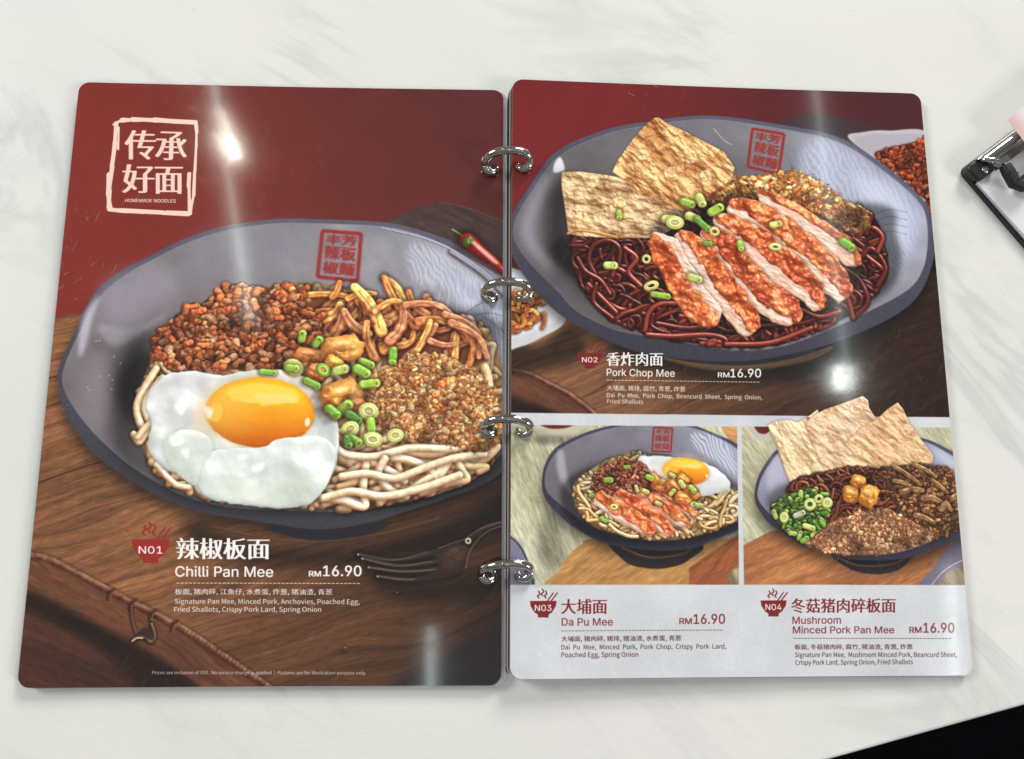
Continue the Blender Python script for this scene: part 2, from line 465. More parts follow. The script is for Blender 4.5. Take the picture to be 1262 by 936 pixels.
        if rings: g = g * (1 - rings) + rings * 1.2 * np.sin(V2 * .9 * (1 + .2 * g3) + 2.2 * wob)
        k = np.clip(.42 + amt * g, 0, 1.2)[..., None]
        c = np.asarray(base) * (1 - k) + np.asarray(darkc) * k
        fine = samp(tile(4, 9, 1), U * .5, V * 2.5)
        c = c * (1 + .05 * fine[..., None])
        if lim is not None: m = m * lim
        s.put(b, m, np.clip(c, 0, 1))
    def bowl(s, outer, inner, cin, cout, foot=None, glaze=None):
        S = s.S
        s.dark([(x, y + 10) for x, y in outer], .45, soft=7)
        if foot: s.fill(foot, C8(38, 34, 42), soft=.8)
        b, m = s.mask(outer, True, .3)
        X, Y = s.xy(b); h = (Y - b[1]) / (b[3] - b[1]); w = (X - b[0]) / (b[2] - b[0])
        c = np.asarray(cout)[None, None] * (1.12 - .42 * h[..., None] + .12 * w[..., None])
        s.put(b, m, np.clip(c + .006 * s.T(b, 5, 4, 1)[..., None], 0, 1))
        # rim line: a thin light glaze along the lip
        q = crom(inner, True, 8)
        for j, (wd, cc, al) in enumerate(((1.6, C8(70, 68, 80), .22), (.9, C8(158, 156, 172), .6))):
            s.tube(np.vstack([q, q[:1]]), wd, cc, halo=0, spec=.15, smooth=False, amb=.55, dif=.6, alpha=al)
        b, m = s.mask(inner, True, .35)
        X, Y = s.xy(b); h = ((Y - b[1]) / (b[3] - b[1]))[..., None]; w = ((X - b[0]) / (b[2] - b[0]))[..., None]
        n1 = s.T(b, 70, 5, 4)[..., None]; n2 = s.T(b, 3, 6, 1)[..., None]
        cl, cr, cm = [np.asarray(v) for v in cin]
        w2 = w ** 1.8; c = cl * (1 - w2) + cr * w2
        g = np.exp(-(((w - .45) / .42) ** 2 + ((h - .62) / .35) ** 2) * 1.2)
        c = c * (1 - g) + cm * g
        s.put(b, m, np.clip(c * (1 + .035 * n1 + .008 * n2), 0, 1))
    def sheen(s, pts, col, alpha, soft=2.0, streak=None):
        """glaze reflections that belong to the printed picture"""
        b, m = s.mask(pts, True, soft)
        if b is None: return
        if streak:
            X, Y = s.xy(b); ang, f, amt = streak
            v = (-X * math.sin(ang) + Y * math.cos(ang)) / s.S
            v = v + 2.5 * s.T(b, 50, 7, 2)
            m = m * np.clip(1 - amt + amt * (np.sin(v * f) * 1.4 + .3), 0, 1)
        s.put(b, m * alpha, col)
    def text(s, string, p0, p1, size, col, alpha=1.0, hb=0.0, vb=0.0, stretch=True, skew=0.0, em=False, kind='inter', ve=0.0):
        """outlines of the lettering, laid along p0 -> p1 (baseline); size = capital (or glyph) height"""
        polys, w, cap = glyph_polys(string, kind)
        if not polys: return
        p0 = np.array(p0, float); p1 = np.array(p1, float); d = p1 - p0; L = np.hypot(*d); d = d / L
        u = np.array([d[1], -d[0]])
        kx = L / w; ky = size / cap
        Q = [s.P(p0 + np.outer(p[:, 0] * kx, d) + np.outer(p[:, 1] * ky, u) + np.outer(p[:, 1] * ky * skew, d)) for p in polys]
        al = np.vstack(Q); e = 4 + hb * s.S
        b = s.box(al[:, 0].min(), al[:, 1].min(), al[:, 0].max(), al[:, 1].max(), e)
        if b is None: return
        m = s.cover(Q, b, 6)
        def sh(m, o, axis):
            i = int(math.floor(o)); f = o - i
            return np.roll(m, i, axis) * (1 - f) + np.roll(m, i + 1, axis) * f
        if ve: m = np.minimum(m, sh(m, ve * s.S / 2, 0)); m = np.minimum(m, sh(m, -ve * s.S / 2, 0)) if ve * s.S > .8 else m
        for k, ax in ((hb * s.S, 1), (vb * s.S, 0)):
            if k > 0:
                o = m
                for t in np.arange(-k / 2, k / 2 + .01, max(.5, k / 6)): m = np.maximum(m, sh(o, t, ax))
        s.put(b, m * alpha, col)

def font_for(kind):
    # Blender's own bundled typefaces; the built-in one if they are missing
    if kind not in _fonts:
        _fonts[kind] = None
        try:
            import os
            d = bpy.utils.system_resource('DATAFILES', path='fonts')
            f = os.path.join(d, {'cjk': 'Noto Sans CJK Regular.woff2', 'inter': 'Inter.woff2'}[kind])
            if os.path.exists(f): _fonts[kind] = bpy.data.fonts.load(f)
        except Exception: pass
    return _fonts[kind]
_fonts = {}
def glyph_polys(string, kind='inter'):
    if not HAVE_BPY: return [], 1, 1
    key = (string, kind)
    if key in _gl: return _gl[key]
    cu = bpy.data.curves.new('lettering', 'FONT'); cu.body = string; cu.size = 1.0; cu.resolution_u = 4
    fo = font_for('cjk' if any(ord(ch) > 0x2000 for ch in string) else kind)
    if fo: cu.font = fo
    ob = bpy.data.objects.new('lettering', cu); bpy.context.scene.collection.objects.link(ob)
    bpy.context.view_layer.update()
    c2 = ob.to_curve(bpy.context.evaluated_depsgraph_get())
    polys = []
    for sp in c2.splines:
        if sp.type == 'BEZIER':
            bp = sp.bezier_points; n = len(bp); o = []
            for i in range(n):
                a, b = bp[i], bp[(i + 1) % n]
                A, B, C, D = [np.array(v[:2]) for v in (a.co, a.handle_right, b.handle_left, b.co)]
                for t in (0, .25, .5, .75): o.append((1 - t) ** 3 * A + 3 * t * (1 - t) ** 2 * B + 3 * t * t * (1 - t) * C + t ** 3 * D)
            polys.append(np.array(o))
        else: polys.append(np.array([p.co[:2] for p in sp.points]))
    ob.to_curve_clear(); bpy.data.objects.remove(ob); bpy.data.curves.remove(cu)
    al = np.vstack(polys); x0 = al[:, 0].min(); polys = [p - [x0, 0] for p in polys]
    if all(ord(ch) < 256 for ch in string):
        cap = al[:, 1].max() if string[0].isalnum() else .7
        cap = min(cap, .76)
    else:
        lo = np.percentile(al[:, 1], 3); polys = [p - [0, al[:, 1].min()] for p in polys]; cap = al[:, 1].max() - al[:, 1].min()
        if any(ch in string for ch in ',，'): cap = cap * 1.0
    _gl[key] = (polys, al[:, 0].max() - x0, cap)
    return _gl[key]
_gl = {}
MAROON = C8(122, 34, 34)

def bowl_icon(c, x, y, w, col, num, cap, ncol):
    """the little bowl mark with steam, chopsticks and the dish number; x,y = centre of its rim"""
    h = w * .62
    c.fill([(x - w / 2, y), (x + w / 2, y), (x + w * .47, y + h * .32), (x + w * .33, y + h * .68), (x + w * .2, y + h * .82), (x + w * .2, y + h),
            (x - w * .2, y + h), (x - w * .2, y + h * .82), (x - w * .33, y + h * .68), (x - w * .47, y + h * .32)], col, smooth=False)
    for k in (0, .115):
        c.tube([(x + w * (.16 + k * 1.2), y), (x + w * (.38 + k * 1.3), y - w * .3)], w * .022, col, halo=0, spec=0, smooth=False, amb=1, dif=0, mott=0)
    for k, o in ((-.16, -.04), (-.02, -.12), (.1, -.05)):
        X = x + w * k; Y = y + w * o
        c.tube([(X, Y - w * .07), (X - w * .05, Y - w * .14), (X + w * .03, Y - w * .22), (X - w * .01, Y - w * .32)], w * .024, col, halo=0, spec=0, amb=1, dif=0, mott=0)
    c.text(num, (x - w * .31, y + w * .375), (x + w * .31, y + w * .375), cap, ncol, hb=.35, vb=.2)

def dashes(c, p0, p1, n, col, w=.35):
    p0 = np.array(p0, float); p1 = np.array(p1, float)
    for i in range(n):
        a = p0 + (p1 - p0) * (i / n); b = p0 + (p1 - p0) * ((i + .62) / n)
        c.tube([a, b], w, col, halo=0, spec=0, smooth=False, amb=1, dif=0, mott=0)

def seal(c, q, soft, txt=True):
    """the red seal printed on the bowls: q = four corners, clockwise from upper left"""
    q = np.array(q, float); red = C8(150, 46, 42)
    def at(u, v): return (q[0] * (1 - u) + q[1] * u) * (1 - v) + (q[3] * (1 - u) + q[2] * u) * v
    k = np.hypot(*(q[1] - q[0]))
    fr = [at(.03, .0), at(.97, .0), at(1, .03), at(1, .97), at(.97, 1), at(.03, 1), at(0, .97), at(0, .03)]
    c.tube(fr + [fr[0]], k * .05, red, halo=0, spec=0, smooth=False, amb=1, dif=0, mott=0)
    rows = (('丰', '芳', .08, .30), ('辣', '板', .34, .62), ('椒', '麵', .66, .94))
    for a, b, v0, v1 in rows:
        for ch, u0, u1 in ((a, .12, .49), (b, .52, .9)):
            sz = np.hypot(*(at(u0, v1) - at(u0, v0)))
            c.text(ch, at(u0, v1 - .03), at(u1, v1 - .03), sz * .95, red, .95, hb=k * .03, vb=k * .02)
    c.tube([at(.1, .325), at(.9, .325)], k * .012, red, halo=0, spec=0, smooth=False, amb=1, dif=0)
    if soft:
        b = c.P(q); bb = c.box(b[:, 0].min(), b[:, 1].min(), b[:, 0].max(), b[:, 1].max(), 14)
        v = c.a[bb[1]:bb[3], bb[0]:bb[2]]
        for i in range(3): v[..., i] = blur(v[..., i], soft * c.S)

def lard(c, x, y, rx, ry, ang=0, col=None):
    k = rx / 22.0; col = C8(232, 162, 78) if col is None else col
    c.blob(x, y, rx, ry, ang, col, .16, .22, 7 * k + 1, facet=3.2, amb=.6, dif=.5, spec=.2, sp=10, halo=.5)
    c.blob(x - rx * .1, y - ry * .28, rx * .62, ry * .4, ang, np.clip(col * 1.1 + .04, 0, 1), .3, .12, 6 * k + 1, amb=.62, dif=.42, spec=.2, sp=10, halo=0)
    c.sheen([(x - rx * .4, y - ry * .5), (x + rx * .2, y - ry * .6), (x + rx * .1, y - ry * .4), (x - rx * .3, y - ry * .3)], C8(255, 238, 200), .5, max(.5, rx * .06))

def crepe(c, pts, col, dcol, cell=9, amp=1.6, ang=0.3, spec=.12, edge=1.2):
    """crisp bean curd sheet: ridges, blisters"""
    off = c.rnd()
    def z(X, Y, b):
        ca, sa = math.cos(ang), math.sin(ang)
        U = (X * ca + Y * sa); V = (-X * sa + Y * ca)
        cell_ = cell * 2.8; t = samp(tile(cell_ * 1.6, 11, 3), U * .4 + off[0], V * 1.25 + off[1])
        w = samp(tile(cell_, 12, 4), U + off[1], V * 1.2 + off[0])
        v = np.abs(samp(tile(cell_ * 1.1, 14, 3), U * .8 + 200, V * .9))
        bl = np.clip(samp(tile(cell_ * 2.2, 15, 1), U * .9 + off[1], V * .9) - .7, 0, 1.2) ** .5
        return amp * c.S * (1.3 * t + .6 * w * (1 - .6 * bl) + .7 * np.clip(v, 0, 1.2) + 2.2 * bl)
    def cc(X, Y, b, zz):
        t = samp(tile(40, 13, 3), X + off[0], Y + off[1])[..., None] * .35
        k = np.clip(.62 - zz[..., None] / (amp * c.S * 5) + t, 0, 1)
        return np.asarray(col) * (1 - k) + np.asarray(dcol) * k
    c.relief(pts, z, cc, smooth=False, amb=.56, dif=.58, spec=spec, sp=10, edge=edge, eh=1.0, halo=.55, hr=2.0, jag=.35)

def chop(c, top, base_col=None, side='left', meat=True, wd=.36):
    """one slice of fried pork: centre line points with half widths; pale meat on one long side, crumbed crust on the other"""
    pts = np.array([t[:2] for t in top], float); r = np.array([t[2] for t in top], float)
    d = np.gradient(pts, axis=0); d /= np.hypot(d[:, 0], d[:, 1])[:, None]; nrm = np.c_[d[:, 1], -d[:, 0]]
    sgn = 1 if side == 'right' else -1
    A = pts + nrm * r[:, None]; B = pts - nrm * r[:, None]
    M = pts + nrm * (r * (sgn * (1 - 2 * wd)))[:, None]
    full = np.vstack([A, B[::-1]])
    crust = C8(206, 98, 62) if base_col is None else base_col
    off = c.rnd()
    def z(X, Y, b): return c.S * (.45 * samp(tile(30, 21, 3), X + off[0], Y + off[1]) + .28 * samp(tile(9, 27, 2), X * .35 + Y * .2, Y * .9 - X * .5))
    def cm(X, Y, b, zz):
        t = samp(tile(34, 22, 3), X * 1.0 + off[0], Y * .6 + off[1])[..., None]
        return np.clip(C8(242, 216, 200) * (1 + .03 * t) + C8(0, -30, -34) * np.clip(t * .6, 0, 1), 0, 1)
    c.relief(full, z, cm, smooth=True, amb=.6, dif=.46, spec=.12, sp=12, edge=1.8, eh=2.4, halo=.7, hr=2.4, jag=.9, n=5)
    edge_a = (B if sgn > 0 else A)
    if meat: cr = np.vstack([edge_a, M[::-1]]) if sgn < 0 else np.vstack([M, edge_a[::-1]])
    else: cr = full
    def z2(X, Y, b): return c.S * (2.6 * samp(tile(44, 23, 3), X + off[1], Y + off[0]) + .8 * samp(tile(15, 26, 2), X, Y))
    def cc(X, Y, b, zz):
        t = samp(tile(40, 24, 4), X + off[1], Y + off[0])[..., None]
        u = samp(tile(14, 25, 2), X + off[0], Y)[..., None]
        k = np.clip(.36 + .27 * t, 0, 1)
        return np.clip((crust * (1 - k) + C8(246, 156, 92) * k) * (1 + .05 * u), 0, 1)
    c.fill(cr, crust * .62, .75, soft=.9, jag=1.1)
    c.relief(cr, z2, cc, smooth=True, amb=.50, dif=.70, spec=.34, sp=24, edge=1.6, eh=1.8, halo=.2, hr=1.0, jag=1.1)

def egg(c, white, yc, yr, ang, fold=None):
    off = c.rnd()
    def z(X, Y, b):
        return c.S * (4.0 * samp(tile(120, 31, 2), X + off[0], Y + off[1]) + .5 * samp(tile(40, 32, 2), X, Y + off[0]))
    def cc(X, Y, b, zz):
        t = samp(tile(60, 33, 3), X + off[1], Y)[..., None]
        k = np.clip(.3 + .3 * t, 0, 1)
        return C8(236, 236, 240) * (1 - k) + C8(208, 214, 206) * k
    c.relief(white, z, cc, warm=0, amb=.76, dif=.30, spec=.10, sp=30, edge=3.5, eh=3.2, halo=.6, hr=3, jag=.5)
    S = c.S; (cx, cy), = c.P([yc]); rx, ry = yr[0] * S, yr[1] * S
    b = c.box(cx - rx * 1.4, cy - ry * 1.5, cx + rx * 1.4, cy + ry * 1.5)
    X, Y = c.xy(b); X = X - cx; Y = Y - cy; ca, sa = math.cos(ang), math.sin(ang)
    U = (X * ca + Y * sa) / rx; V = (-X * sa + Y * ca) / ry
    t = c.T(b, 26, 34, 2)
    d = np.sqrt(U * U + V * V) * (1 + .006 * t)
    c.put(b, np.clip((1.32 - d) * 2.4, 0, 1) * .45 * (U < .9), C8(250, 222, 190))
    c.mul(b, np.clip((1.1 - d) * 6, 0, 1) * .25, .6)
    k = np.clip((V + .55) / 1.3, 0, 1)[..., None]
    col = C8(246, 190, 40) * (1 - k) + C8(238, 118, 20) * k
    e = np.clip((d - .8) / .2, 0, 1)[..., None]
    col = col * (1 - e * .35) + C8(226, 100, 12) * e * .35
    l, h = c.light(min(rx, ry) * .55 * np.sqrt(np.clip(1.10 - d * d, 0, 1)), .80, .28)
    col = col * l[..., None]
    c.put(b, np.clip((1 - d) * min(rx, ry) * .22, 0, 1), np.clip(col, 0, 1))
    # big soft window reflection on top of the yolk and small sparkles
    for (u0, v0, a, bb, al, cl) in ((.02, -.5, .72, .32, .72, C8(250, 222, 96)), (.25, -.42, .42, .16, .45, C8(252, 226, 170)), (-.78, .1, .12, .3, .55, C8(240, 220, 90)),
                                    (.86, .2, .05, .13, .9, C8(255, 250, 235)), (-.1, -.3, .3, .05, .3, C8(255, 232, 150))):
        g = ((U - u0) / a) ** 2 + ((V - v0) / bb) ** 2 + .12 * t
        c.put(b, np.clip((1.0 - g) * 3.0, 0, 1) * al * np.clip((1 - d) * 12, 0, 1), cl)
    c.put(b, np.clip(1.25 - np.hypot(U + .75, (V - .05) * .8) * 1.3, 0, 1) * np.clip((1.08 - d) * 9, 0, 1) * .45, C8(252, 206, 96))
WHITE = C8(244, 240, 240)

def full(c, col):
    c.a[:] = np.asarray(col, np.float32)

def grad(c, pts, c0, c1, p0, p1, soft=.3, smooth=False, mott=.02):
    b, m = c.mask(pts, smooth, soft)
    if b is None: return
    a0, a1 = c.P([p0, p1]); X, Y = c.xy(b); d = a1 - a0
    t = np.clip(((X - a0[0]) * d[0] + (Y - a0[1]) * d[1]) / (d @ d), 0, 1)[..., None]
    t = t * t * (3 - 2 * t)
    c.put(b, m, np.clip((np.asarray(c0) * (1 - t) + np.asarray(c1) * t) * (1 + mott * c.T(b, 80, 8, 3)[..., None]), 0, 1))

GREENS = [C8(164, 212, 84), C8(132, 188, 72), C8(208, 230, 130), C8(94, 146, 64)]

def onions(c, items):
    for it in items:
        k = it[0]
        if k == 'r': c.ring(*it[1:6], col=GREENS[it[6] if len(it) > 6 else 2], inner=C8(210, 214, 140) if len(it) > 7 else None)
        else: c.stub(*it[1:6], col=GREENS[it[6] if len(it) > 6 else 0])

def chilli(c, x, y, L, ang, r=8):
    d = np.array([math.cos(ang), math.sin(ang)]); n = np.array([-d[1], d[0]]); p = np.array([x, y])
    c.tube([p - d * L * .42 + n * 2, p - d * L * .2, p], r * .16, C8(96, 118, 44), halo=.3)
    c.tube([p - d * 1, p + d * L * .3, p + d * L * .7 - n * 2, p + d * L], r, C8(150, 26, 22), r1=r * .35, spec=.45, sp=30, halo=.5, mott=.12)
    c.blob(p[0], p[1], r * .5, r * .8, ang, C8(90, 120, 50), .3, .3, 4, halo=.2)

def shreds(c, items, cols, spec=.35):
    for i, (x0, y0, x1, y1, r, bend) in enumerate(items):
        a = np.array([x0, y0], float); b = np.array([x1, y1], float); d = b - a; n = np.array([-d[1], d[0]]) * bend
        col = cols[c.r.randint(len(cols))] * (.85 + .25 * c.r.rand())
        c.tube([a, a + d * .33 + n * .8, a + d * .68 + n, b], r, col, r1=r * .72, spec=spec * .7, sp=14, flat=.5, mott=.3, halo=.42, amb=.5, dif=.66)
        c.tube([a + d * .08, a + d * .4 + n * .95, a + d * .9 + n * .3], r * .13, col * .55, halo=0, spec=0, amb=.9, dif=.1, alpha=.6)

def paint_left(c):
    full(c, C8(120, 42, 38))
    grad(c, [(0, 80), (640, 80), (640, 480), (0, 480)], C8(128, 44, 38), C8(90, 38, 38), (120, 330), (600, 130), mott=.012)
    # wooden board behind and below the bowl
    c.wood([(-20, 408), (110, 384), (640, 384), (640, 900), (-20, 900)], -.30, C8(160, 106, 68), C8(88, 56, 38), lw=.8, ll=75, amt=.26, seed=2)
    c.fill([(470, 276), (500, 262), (541, 249), (580, 258), (640, 280), (640, 420), (560, 400)], C8(74, 54, 52), smooth=False, soft=1.2)
    c.wood([(470, 276), (500, 262), (541, 249), (580, 258), (640, 280), (640, 420), (560, 400)], .45, C8(84, 62, 58), C8(56, 42, 44), lw=1.2, ll=50, amt=.2, soft=1.5)
    c.tube([(541, 249), (580, 258), (640, 282)], .8, C8(120, 96, 84), halo=0, spec=0, alpha=.5)
    for y0, y1, x0, x1 in ((508, 492, 40, 92), (598, 568, 40, 128), (470, 462, 50, 80)):
        c.tube([(x0, y0), ((x0 + x1) / 2, (y0 + y1) / 2 - 1), (x1, y1)], .6, C8(60, 36, 26), halo=.2, spec=0, alpha=.8)
    # the picture darkens to the lower right (a vignette of the printed photograph itself)
    b, m = c.mask([(0, 560), (660, 560), (660, 900), (0, 900)], False, 0)
    X, Y = c.xy(b); (xa, ya), (xb, yb) = c.P([(240, 640), (600, 800)])
    t = np.clip(((X - xa) * (xb - xa) + (Y - ya) * (yb - ya)) / ((xb - xa) ** 2 + (yb - ya) ** 2), 0, 1)
    c.mul(b, t ** .8 * .74, np.array([.30, .27, .30]))
    b2, m2 = c.mask([(455, 862), (500, 832), (560, 800), (600, 775), (660, 740), (660, 880)], False, 7)
    c.put(b2, m2 * .92, C8(34, 32, 36))
    # front edge of the board: worn rounded arris, side, dark below
    e = [(20, 684), (48, 686), (70, 694), (100, 710), (135, 729), (160, 742), (190, 757), (230, 779), (270, 806), (310, 833), (345, 858)]
    c.wood(e + [(300, 900), (20, 900)], .50, C8(124, 76, 52), C8(74, 44, 34), lw=1.6, ll=46, amt=.28, soft=.8, seed=6)
    c.wood([(10, 725), (40, 732), (75, 748), (120, 772), (165, 796), (210, 820), (250, 850), (240, 900), (0, 900)], .42, C8(88, 50, 36), C8(52, 32, 30), lw=2.2, ll=60, amt=.3, soft=2.0, seed=9)
    c.dark([(10, 722), (60, 738), (120, 770), (175, 798), (230, 835), (270, 870), (200, 870), (120, 800), (40, 755), (10, 745)], .45, soft=5)
    c.tube(e, 3.6, C8(112, 68, 50), spec=.12, sp=8, halo=.35, mott=.25, amb=.6)
    c.tube([(x + 2, y - 2.2) for x, y in e], .9, C8(172, 124, 96), spec=.0, halo=0, mott=.3, alpha=.55)
    for x, y in ((135, 731), (162, 744), (186, 757), (213, 770)):
        c.tube([(x - 3, y + 8), (x - 1, y), (x + 5, y - 4)], 1.5, C8(70, 42, 34), halo=.4, spec=.2, alpha=.9)
        c.tube([(x, y + 8), (x + 2, y + 1), (x + 8, y - 3)], .8, C8(150, 104, 80), halo=0, spec=.2, alpha=.7)
    for k in range(26):
        x = 225 + k * 4.6; y = 776 + k * 3.0
        c.tube([(x - 1.5, y + 3), (x + 1.5, y - 2)], .6, C8(72, 44, 36), halo=0, spec=0, smooth=False, alpha=.6)
    c.tube([(161, 748), (162, 764), (166, 778), (170, 788)], 2.0, C8(92, 58, 44), halo=.5, spec=.3)
    c.tube([(163, 790), (170, 785), (178, 787), (186, 792), (190, 784), (186, 770)], 2.2, C8(90, 64, 50), halo=.7, spec=.6, mott=.2)
    c.fill([(166, 786), (176, 774), (186, 776), (184, 788), (174, 790)], C8(40, 27, 26), .7, soft=1)
    c.tube([(162, 791), (168, 787), (175, 787)], .9, C8(224, 200, 160), halo=0, spec=.5)
    for x, y, r in ((112, 615, 1), (128, 613, .8), (136, 628, 1), (157, 655, .9), (155, 653, .7), (425, 800, 3.2), (489, 731, 2.4), (136, 767, .8), (549, 657, .7), (541, 742, .8), (300, 704, .8)):
        c.blob(x, y, r, r * .85, 0, C8(118, 80, 56), .4, .4, 3, spec=.35, halo=.6)
    # ---- bowl
    outer = [(71, 472), (72.5, 453), (81.5, 430), (94, 404), (104.6, 381), (122.5, 354), (156, 330), (179, 318), (225, 295), (276, 278.5), (335, 270), (381, 269.5), (466, 273), (509, 281), (548, 294), (576, 309), (615, 330), (650, 350),
             (664, 500), (618, 582), (554, 613), (490, 634), (458, 644), (394, 653), (330, 645), (270, 636), (244, 630.5), (219, 622.5), (180, 605), (148, 584), (117, 561), (94, 533), (77.7, 504)]
    inner = [(77.5, 472), (79, 455), (88, 431), (100, 406), (111, 384), (129, 359), (160, 336), (182, 323.5), (227, 301), (277, 284.5), (335, 276), (381, 275.5), (465, 279), (507, 287), (545, 301), (573, 316), (611, 338), (645, 358),
             (650, 490), (618, 559), (554, 591), (490, 620), (426, 630), (362, 629), (292, 626), (260, 621), (231, 613), (199, 598), (158, 572), (125, 543), (100, 515), (84, 490)]
    c.dark([(230, 640), (330, 676), (450, 672), (560, 640), (628, 600), (628, 650), (520, 690), (380, 700), (250, 680)], .35, soft=9)
    c.bowl(outer, inner, (C8(132, 124, 128), C8(166, 168, 182), C8(86, 79, 78)), C8(78, 76, 88), foot=[(325, 648), (350, 660), (400, 668), (450, 662), (475, 646), (400, 650)])
    c.tube([(262, 650), (330, 664), (400, 668), (470, 658), (540, 640)], 1.6, C8(96, 66, 50), halo=0, spec=0, alpha=.7)
    c.sheen([(105, 385), (122, 364), (113, 395), (104, 430), (97, 440), (98, 410)], C8(206, 200, 220), .75, 2.5)
    c.sheen([(126, 350), (172, 330), (215, 330), (205, 370), (160, 400), (130, 400), (122, 380)], C8(160, 152, 172), .55, 9)
    c.sheen([(122, 400), (165, 405), (205, 385), (190, 400), (150, 425), (130, 420)], C8(200, 196, 214), .35, 3)
    c.sheen([(92, 470), (135, 440), (140, 500), (150, 540), (120, 520)], C8(150, 138, 146), .55, 10)
    c.dark([(150, 430), (185, 412), (178, 470), (162, 520), (180, 580), (230, 612), (180, 590), (140, 545), (140, 480)], .38, soft=10)
    c.sheen([(230, 300), (300, 285), (380, 285), (370, 320), (300, 340), (220, 350)], C8(136, 132, 148), .5, 14)
    # the window reflected in the glaze of the far side
    c.sheen([(505, 300), (545, 310), (590, 345), (620, 380), (620, 470), (590, 410), (550, 360), (510, 345)], C8(200, 204, 224), .8, 4.5, (1.05, 1.0, .30))
    c.sheen([(560, 330), (600, 360), (622, 400), (622, 500), (600, 470), (575, 390)], C8(198, 204, 230), .6, 8)
    for k in range(7):
        x = 520 + k * 11
        c.tube([(x, 305 + k * 5), (x + 5 - k * 1.5, 330 + k * 7), (x - 2, 352 + k * 10)], 1.2, C8(222, 226, 242), halo=0, spec=0, alpha=.4)
    for k in range(5):
        c.tube([(575 + k * 10, 385 + k * 3), (597 + k * 7, 372 + k * 14), (624, 366 + k * 24)], .9, C8(132, 136, 164), halo=0, spec=0, alpha=.5)
        c.tube([(590 + k * 7, 350 + k * 12), (598 + k * 6, 385 + k * 12), (606 + k * 4, 420 + k * 14)], .9, C8(136, 140, 168), halo=0, spec=0, alpha=.45)
    for x, y in ((118, 421), (134, 463), (138, 469), (122, 464), (107, 478), (110, 481), (137, 480), (122, 420), (140, 440), (148, 448)):
        c.blob(x, y, .9, .7, 0, C8(220, 214, 222), .3, .2, 3, halo=0)
    seal(c, [(397, 284), (445, 288), (440, 346), (391, 341)], .8)
    c.text('SUPER KITCHEN', (386, 356), (440, 357), 4.2, C8(44, 42, 52), .75, hb=.9, vb=.4)
    c.text('CHILLI PAN MEE', (385, 363), (436, 364), 3.6, C8(44, 42, 52), .75, hb=.9, vb=.4)
    b = c.box(*c.P([(380, 348)])[0], *c.P([(446, 368)])[0])
    for i in range(3): c.a[b[1]:b[3], b[0]:b[2], i] = blur(c.a[b[1]:b[3], b[0]:b[2], i], 1.6)
    chilli(c, 577, 298, 60, .72, 11)
    c.sheen([(582, 300), (588, 300), (612, 322), (608, 324)], C8(240, 190, 180), .8, .8)
    # bowl lip again over the chilli
    c.tube([(556, 311), (594, 337), (622, 364)], 4, C8(150, 156, 184), halo=.3, spec=.2)
    c.tube([(470, 281), (520, 293), (558, 309), (596, 335), (624, 362)], 1.5, C8(168, 170, 198), halo=0, spec=.2, alpha=.8)
    # ---- noodles
    NC = [C8(250, 228, 184), C8(242, 216, 168), C8(255, 240, 204), C8(232, 202, 150)]
    c.dark([(170, 440), (178, 560), (215, 610), (300, 632), (450, 632), (560, 612), (618, 572), (618, 450), (560, 380)], .55, soft=5)
    c.noodles([(196, 424), (184, 450), (168, 492), (172, 540), (190, 580), (225, 606), (300, 622), (420, 627), (500, 617), (560, 598), (600, 576), (616, 545), (618, 450), (585, 395), (500, 380), (400, 350), (340, 352), (300, 380)],
              240, 3.9, NC, 120, .30, base=C8(150, 116, 76), spec=.10, halo=.34)
    for q, r in (([(205, 425), (196, 436), (200, 452), (214, 468)], 4), ([(212, 420), (207, 432), (213, 448), (228, 462)], 3.6), ([(192, 455), (175, 478), (168, 500), (172, 522), (182, 538)], 5.2),
                 ([(200, 465), (186, 480), (178, 500), (184, 524)], 4.4), ([(180, 530), (172, 544), (164, 534)], 4.5), ([(190, 520), (176, 530), (166, 540)], 5), ([(345, 358), (380, 372), (396, 396), (400, 420)], 5.5),
                 ([(560, 425), (585, 440), (598, 458), (602, 476)], 6), ([(190, 575), (215, 596), (232, 600)], 4),
                 ([(410, 545), (428, 560), (460, 562), (500, 552), (560, 552), (590, 540)], 5.2), ([(480, 570), (466, 588), (480, 606), (500, 614)], 5.2),
                 ([(418, 596), (450, 592), (492, 600), (512, 590), (530, 575)], 5), ([(520, 604), (560, 592), (596, 574)], 4.6)):
        q = [(x + c.r.randn() * 1.2, y + c.r.randn() * 1.2) for x, y in q]
        c.tube(q, r * .88, NC[c.r.randint(4)] * 1.02, r1=r * (.7 + .3 * c.r.rand()), spec=.12, halo=.36, mott=.08)
    c.noodles([(404, 552), (440, 560), (500, 556), (560, 556), (606, 548), (612, 560), (592, 584), (550, 602), (500, 616), (440, 625), (400, 626), (396, 600)],
              44, 4.7, [k * 1.03 for k in NC], 210, .17, spec=.14, halo=.42, bias=.0)
    for q in ([(408, 548), (426, 560), (460, 563), (505, 553), (560, 553), (588, 541)], [(474, 566), (466, 584), (480, 604), (500, 612)], [(420, 588), (452, 584), (486, 590), (520, 578), (556, 566), (596, 560)], [(398, 614), (434, 606), (472, 612), (520, 602), (566, 586)]):
        c.tube(q, 4.9, NC[2] * 1.02, spec=.16, halo=.42, mott=.07)
    # ---- braised anchovies
    AC = [C8(236, 150, 76), C8(214, 130, 72), C8(252, 180, 98), C8(200, 128, 88)]
    c.fill([(378, 372), (420, 362), (470, 368), (520, 385), (560, 400), (600, 436), (585, 452), (540, 440), (500, 446), (455, 440), (440, 420), (400, 410), (388, 392)], C8(120, 66, 38), soft=2)
